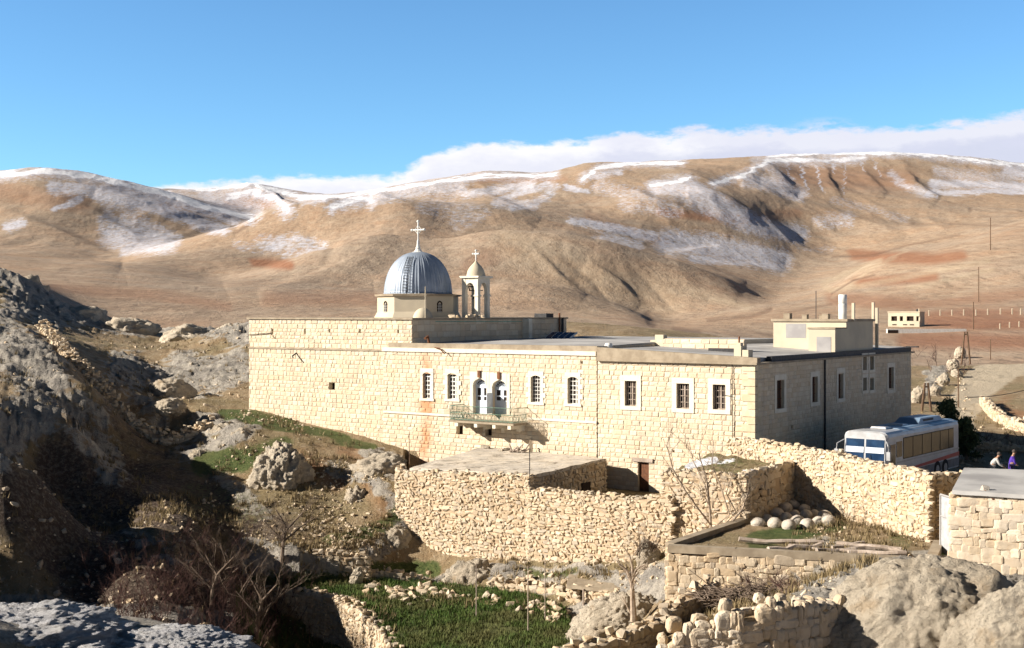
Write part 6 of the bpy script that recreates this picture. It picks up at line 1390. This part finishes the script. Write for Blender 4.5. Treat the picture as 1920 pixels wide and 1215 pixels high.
fs=[(i*np_+j,i*np_+(j+1)%np_,(i+1)*np_+(j+1)%np_,(i+1)*np_+j) for i in range(len(stn)-1) for j in range(np_)]
g.add(V,fs); b0=g.n-len(V); g.f.setdefault(np_,[]).append(np.array([list(range(np_))])+b0); g.f[np_].append(np.array([list(range((len(stn)-1)*np_,len(stn)*np_))])+b0)
body=obj('body',g,M['buswhite'],bt)
g=G(bus); g.hexa([(2.6,.03,BH-.12),(BL_-.12,.03,BH-.12),(BL_-.12,BW-.03,BH-.12),(3.1,BW-.03,BH-.12)],[(2.6,.42,BH+.035),(BL_-.35,.42,BH+.03),(BL_-.35,BW-.42,BH+.03),(3.1,BW-.42,BH+.035)]); rf=obj('roof_shade_panel',g,M['busroof_shade'],bt)  # added darker sheet: building's cast shade painted on the rear roof, front left white
g=G(bus); g.hexa([(6.1,.55,BH+.03),(10.0,.55,BH+.03),(10.0,BW-.5,BH+.03),(6.1,BW-.5,BH+.03)],[(6.7,.65,BH+.33),(9.8,.65,BH+.30),(9.8,BW-.6,BH+.30),(6.7,BW-.6,BH+.33)]); ac=obj('air_conditioner',g,M['busroof_shade'],bt)
g=G(bus); g.box((7.0,.585,BH+.10),(8.6,.62,BH+.24)); obj('grille',g,M['dkmetal'],ac)
for x in (1.9,4.4): g=G(bus); g.hexa([(x,.8,BH+.02),(x+.8,.8,BH+.02),(x+.8,1.7,BH+.02),(x,1.7,BH+.02)],[(x+.05,.85,BH+.13),(x+.75,.85,BH+.10),(x+.75,1.65,BH+.10),(x+.05,1.65,BH+.13)]); obj('roof_hatch',g,M['buswhite'],bt)
def fx(z): return 0.18*max(0,(z-1.2))/2
for a,b_ in ((.16,BW/2-.06),(BW/2+.06,BW-.16)):
    g=G(bus); V=[(fx(1.15)-.015,a,1.15),(fx(1.15)-.015,b_,1.15),(fx(2.78)-.015,b_,2.78),(fx(2.78)-.015,a,2.78)]; V+= [(p[0]+.03,p[1],p[2]) for p in V]; g.hexa(V[:4],V[4:]); wsx=obj('windscreen',g,M['busblue'],bt)
    g=G(bus); V=[(fx(2.0)-.03,a,2.05),(fx(2.0)-.03,b_,2.05),(fx(2.4)-.03,b_,2.36),(fx(2.4)-.03,a,2.36)]; V+= [(p[0]+.012,p[1],p[2]) for p in V]; g.hexa(V[:4],V[4:]); obj('sun_strip',g,M['bluewhite'],wsx)
    g=G(bus); ym_=(a+b_)/2; g.tube([(-.05,ym_,1.1),(fx(1.9)-.05,ym_+.25,1.95)],.015,4); obj('wiper',g,M['dkmetal'],wsx)
g=G(bus); g.box((-.03,.25,.75),(.0,BW-.25,1.0)); obj('grille',g,M['dkmetal'],bt)
g=G(bus); g.box((-.12,.02,.38),(.05,BW-.02,.68)); obj('bumper',g,M['chrome'],bt)
for y in (.38,BW-.38):
    g=G(bus); g.tube([(-.06,y,.88),(.02,y,.88)],.12,12); obj('headlight',g,M['white'],bt)
g=G(bus); nseg=6; x=2.35; wwd=(BL_-.5-x)/nseg
for i in range(nseg):
    g=G(bus); a=x+i*wwd+.05; b_=x+(i+1)*wwd-.05; 
    if i==nseg-1: b_=a+wwd*.55
    g.box((a,-.02,1.62),(b_,.01,2.72)); sw=obj('side_window',g,M['busglass'],bt)
    g=G(bus); g.box((a-.04,-.012,1.58),(b_+.04,.005,2.76)); obj('window_rubber',g,M['tyre'],sw)
    g=G(bus); g.box((a,BW-.01,1.62),(b_,BW+.02,2.72)); obj('side_window',g,M['busglass'],bt)
g=G(bus); g.box((.42,-.02,.45),(1.30,.005,2.6)); dr_=obj('door',g,M['buswhite'],bt); g=G(bus); g.box((.50,-.032,1.3),(1.22,-.021,2.5)); obj('pane',g,M['busglass'],dr_)
g=G(bus); g.box((1.42,-.02,1.75),(2.2,.01,2.6)); obj('side_window',g,M['busglass'],bt)
g=G(bus); g.hexa([(2.9,-.015,1.02),(BL_-.1,-.015,1.26),(BL_-.1,-.015,1.02),(4.5,-.015,.92)],[(2.9,.003,1.02),(BL_-.1,.003,1.26),(BL_-.1,.003,1.02),(4.5,.003,.92)]); obj('stripe',g,M['busred'],bt)
g=G(bus); g.box((2.6,-.010,.42),(BL_-.1,.004,.90)); obj('skirt_panel',g,simple('grey_skirt_paint',(0.16,.16,.17),(.11,.10,.10),2,.5),bt)
g=G(bus); g.box((1.5,-.012,1.42),(BL_-.1,.003,1.50)); obj('trim_strip',g,M['chrome'],bt)
for x in (2.5,7.6,8.9):
    for y,s_ in ((0,-1),(BW,1)):
        g=G(bus); n=20; 
        ring=lambda r,yy:[(x+r*math.cos(2*math.pi*i/n),yy,.50+r*math.sin(2*math.pi*i/n)) for i in range(n)]
        g.hexa(ring(.50,y+s_*.03),ring(.50,y-s_*.27)); wh=obj('wheel',g,M['tyre'],bt); g=G(bus); g.hexa(ring(.27,y+s_*.05),ring(.27,y+s_*.031)); obj('rim',g,M['chrome'],wh)
for y,s_ in ((0.05,-1),(BW-.05,1)):
    g=G(bus); g.tube([(.15,y,2.7),(-.25,y+s_*.25,2.5),(-.28,y+s_*.28,2.2)],.03,5); g.box((-.34,y+s_*.28-.1,1.75),(-.22,y+s_*.28+.1,2.2)); obj('mirror',g,M['buswhite'],bt)
g=G(bus); V_=[(-.06,1.75,1.12),(-.06,2.25,1.12)]; g.hexa([(.02,1.7,1.10),(.02,2.3,1.10),(-.05,2.3,1.10),(-.05,1.7,1.10)],[(.06,1.62,1.42),(.06,2.2,1.52),(-.02,2.25,1.50),(-.02,1.7,1.40)]); obj('yellow_cloth',g,M['yellow'],bt)
# ------------------------------------------------------------ people
def skin_body(name,verts,edges,rad,mt,parent,root=0):
    me=bpy.data.meshes.new(name); mi=WM[parent.name].inverted(); me.from_pydata([tuple(mi@Vector(tuple(v))) for v in verts],edges,[]); o=bpy.data.objects.new(name,me); COL.objects.link(o); o.parent=parent; WM[o.name]=WM[parent.name].copy()
    m=o.modifiers.new('skin','SKIN'); me.skin_vertices[0].data
    for i,r in enumerate(rad): me.skin_vertices[0].data[i].radius=(r,r); me.skin_vertices[0].data[i].use_root=(i==root)
    s_=o.modifiers.new('sub','SUBSURF'); s_.levels=2; s_.render_levels=2; me.materials.append(mt); return o
skin_m=simple('skin',(0.42,0.25,0.17),None,5,.6); hair_m=simple('grey_hair',(0.10,0.08,0.07),None,9,.9)
def person(base,heading,lab,top,bottom,bend,step,arm,shoe='dkmetal',coat=False):
    t=thing('person',base,lab,'person',heading); c,s_=math.cos(heading),math.sin(heading)
    def w_(f,l,z): return (base[0]+c*f-s_*l,base[1]+s_*f+c*l,base[2]+z)
    hb=.92; hx=-.05; sx=hx+.48*math.sin(bend); sz=hb+.50*math.cos(bend); nx=sx+.10*math.sin(bend)+.03; nz=sz+.10*math.cos(bend)
    hd=(nx+.10*math.sin(bend)+.03,nz+.13)
    V=[w_(hx,0,hb),w_(hx,.10,hb-.05),w_(.06+step*.5,.10,.50),w_(step-.04,.10,.09),w_(step+.14,.10,.04),w_(hx,-.10,hb-.05),w_(.02-step*.4,-.10,.50),w_(-step-.08,-.10,.09),w_(-step+.1,-.10,.04),
       w_((hx+sx)/2,0,(hb+sz)/2),w_(sx,0,sz),w_(sx,.18,sz-.02),w_(sx+arm*.14,.22,sz-.27),w_(sx+arm*.42,.18,sz-.40),w_(sx,-.18,sz-.02),w_(sx+arm*.10,-.22,sz-.28),w_(sx+arm*.34,-.18,sz-.46),
       w_(nx,0,nz),w_(hd[0],0,hd[1]),w_(hd[0]+.01,0,hd[1]+.09)]
    E=[(0,1),(1,2),(2,3),(3,4),(0,5),(5,6),(6,7),(7,8),(0,9),(9,10),(10,11),(11,12),(12,13),(10,14),(14,15),(15,16),(10,17),(17,18),(18,19)]
    Rr_=[.14,.10,.07,.05,.04,.10,.07,.05,.04,.14,.14,.07,.05,.035,.07,.05,.035,.055,.095,.08]
    skin_body('body',V,E,Rr_,skin_m,t)
    # clothing as its own skinned layers
    skin_body('jacket',[V[0],V[9],V[10],V[11],V[12],w_(sx+arm*.38,.185,sz-.385),V[14],V[15],w_(sx+arm*.31,-.185,sz-.44)]+([w_(hx,0,.62)] if coat else [w_(hx,0,hb-.08)]),[(0,1),(1,2),(2,3),(3,4),(4,5),(2,6),(6,7),(7,8),(0,9)],[.17,.175,.165,.09,.07,.055,.09,.07,.055,.18 if coat else .16],top,t)
    skin_body('trousers',[w_(hx,0,hb-.03),V[1],V[2],(V[3][0],V[3][1],base[2]+.14),V[5],V[6],(V[7][0],V[7][1],base[2]+.14)],[(0,1),(1,2),(2,3),(0,4),(4,5),(5,6)],[.145,.115,.088,.07,.115,.088,.07],bottom,t)
    g=G(); v,f=ico(3); hv=v*[.108,.102,.115]; hv=hv[:,:]; ch=np.array(w_(hd[0]-.015,0,hd[1]+.045)); g.add(hv+ch+[0,0,.015],f); obj('hair',g,hair_m,t,True)
    g=G(); fc_=np.array(w_(hd[0]+.10,0,hd[1]+.015)); g.add(ico(2)[0]*[.022,.018,.03]+fc_,ico(2)[1]); obj('nose',g,skin_m,t,True)
    for l in (.05,-.05): g=G(); v2,f2=ico(2); g.add(v2*[.09,.045,.04]+np.array(w_((step if l>0 else -step)+.08,.1 if l>0 else -.1,.04)),f2); obj('shoe',g,M['tyre'],t,True)
    # hands: palm with fingers and thumb
    for i,l in ((13,1),(16,-1)):
        pv=np.array(V[i]); f_=np.array([c,s_,0]);lt=np.array([-s_,c,0])*l; g=G(); g.add(ico(2)[0]*[.04,.03,.045]+pv,ico(2)[1])
        for q in range(4): o_=pv+lt*(q-1.5)*.016+f_*.03; g.tube([o_,o_+f_*.04-[0,0,.02],o_+f_*.055-[0,0,.055]],[.009,.008,.006],5)
        g.tube([pv-lt*.03,pv-lt*.045+f_*.035,pv-lt*.03+f_*.06],[.011,.009,.007],5); obj('hand',g,skin_m,t,True)
    return t
b=PZ(1861,73,-9.61,1.0); person(b,-.15,'person in a light grey jacket bending forward on the shaded road','person' and simple('grey_jacket',(0.50,0.50,0.48),None,5,.9),simple('pale_trousers',(0.33,0.33,0.32),None,5,.9),.55,.20,1.1)
b=PZ(1898,73.5,-9.61,1.0); person(b,-.2,'person in a long violet coat standing at the right on the shaded road',simple('violet_coat',(0.10,0.05,0.38),(0.07,.035,.28),5,.9),simple('dark_trousers',(0.05,0.04,0.12),None,5,.9),.15,.10,.5,coat=True)
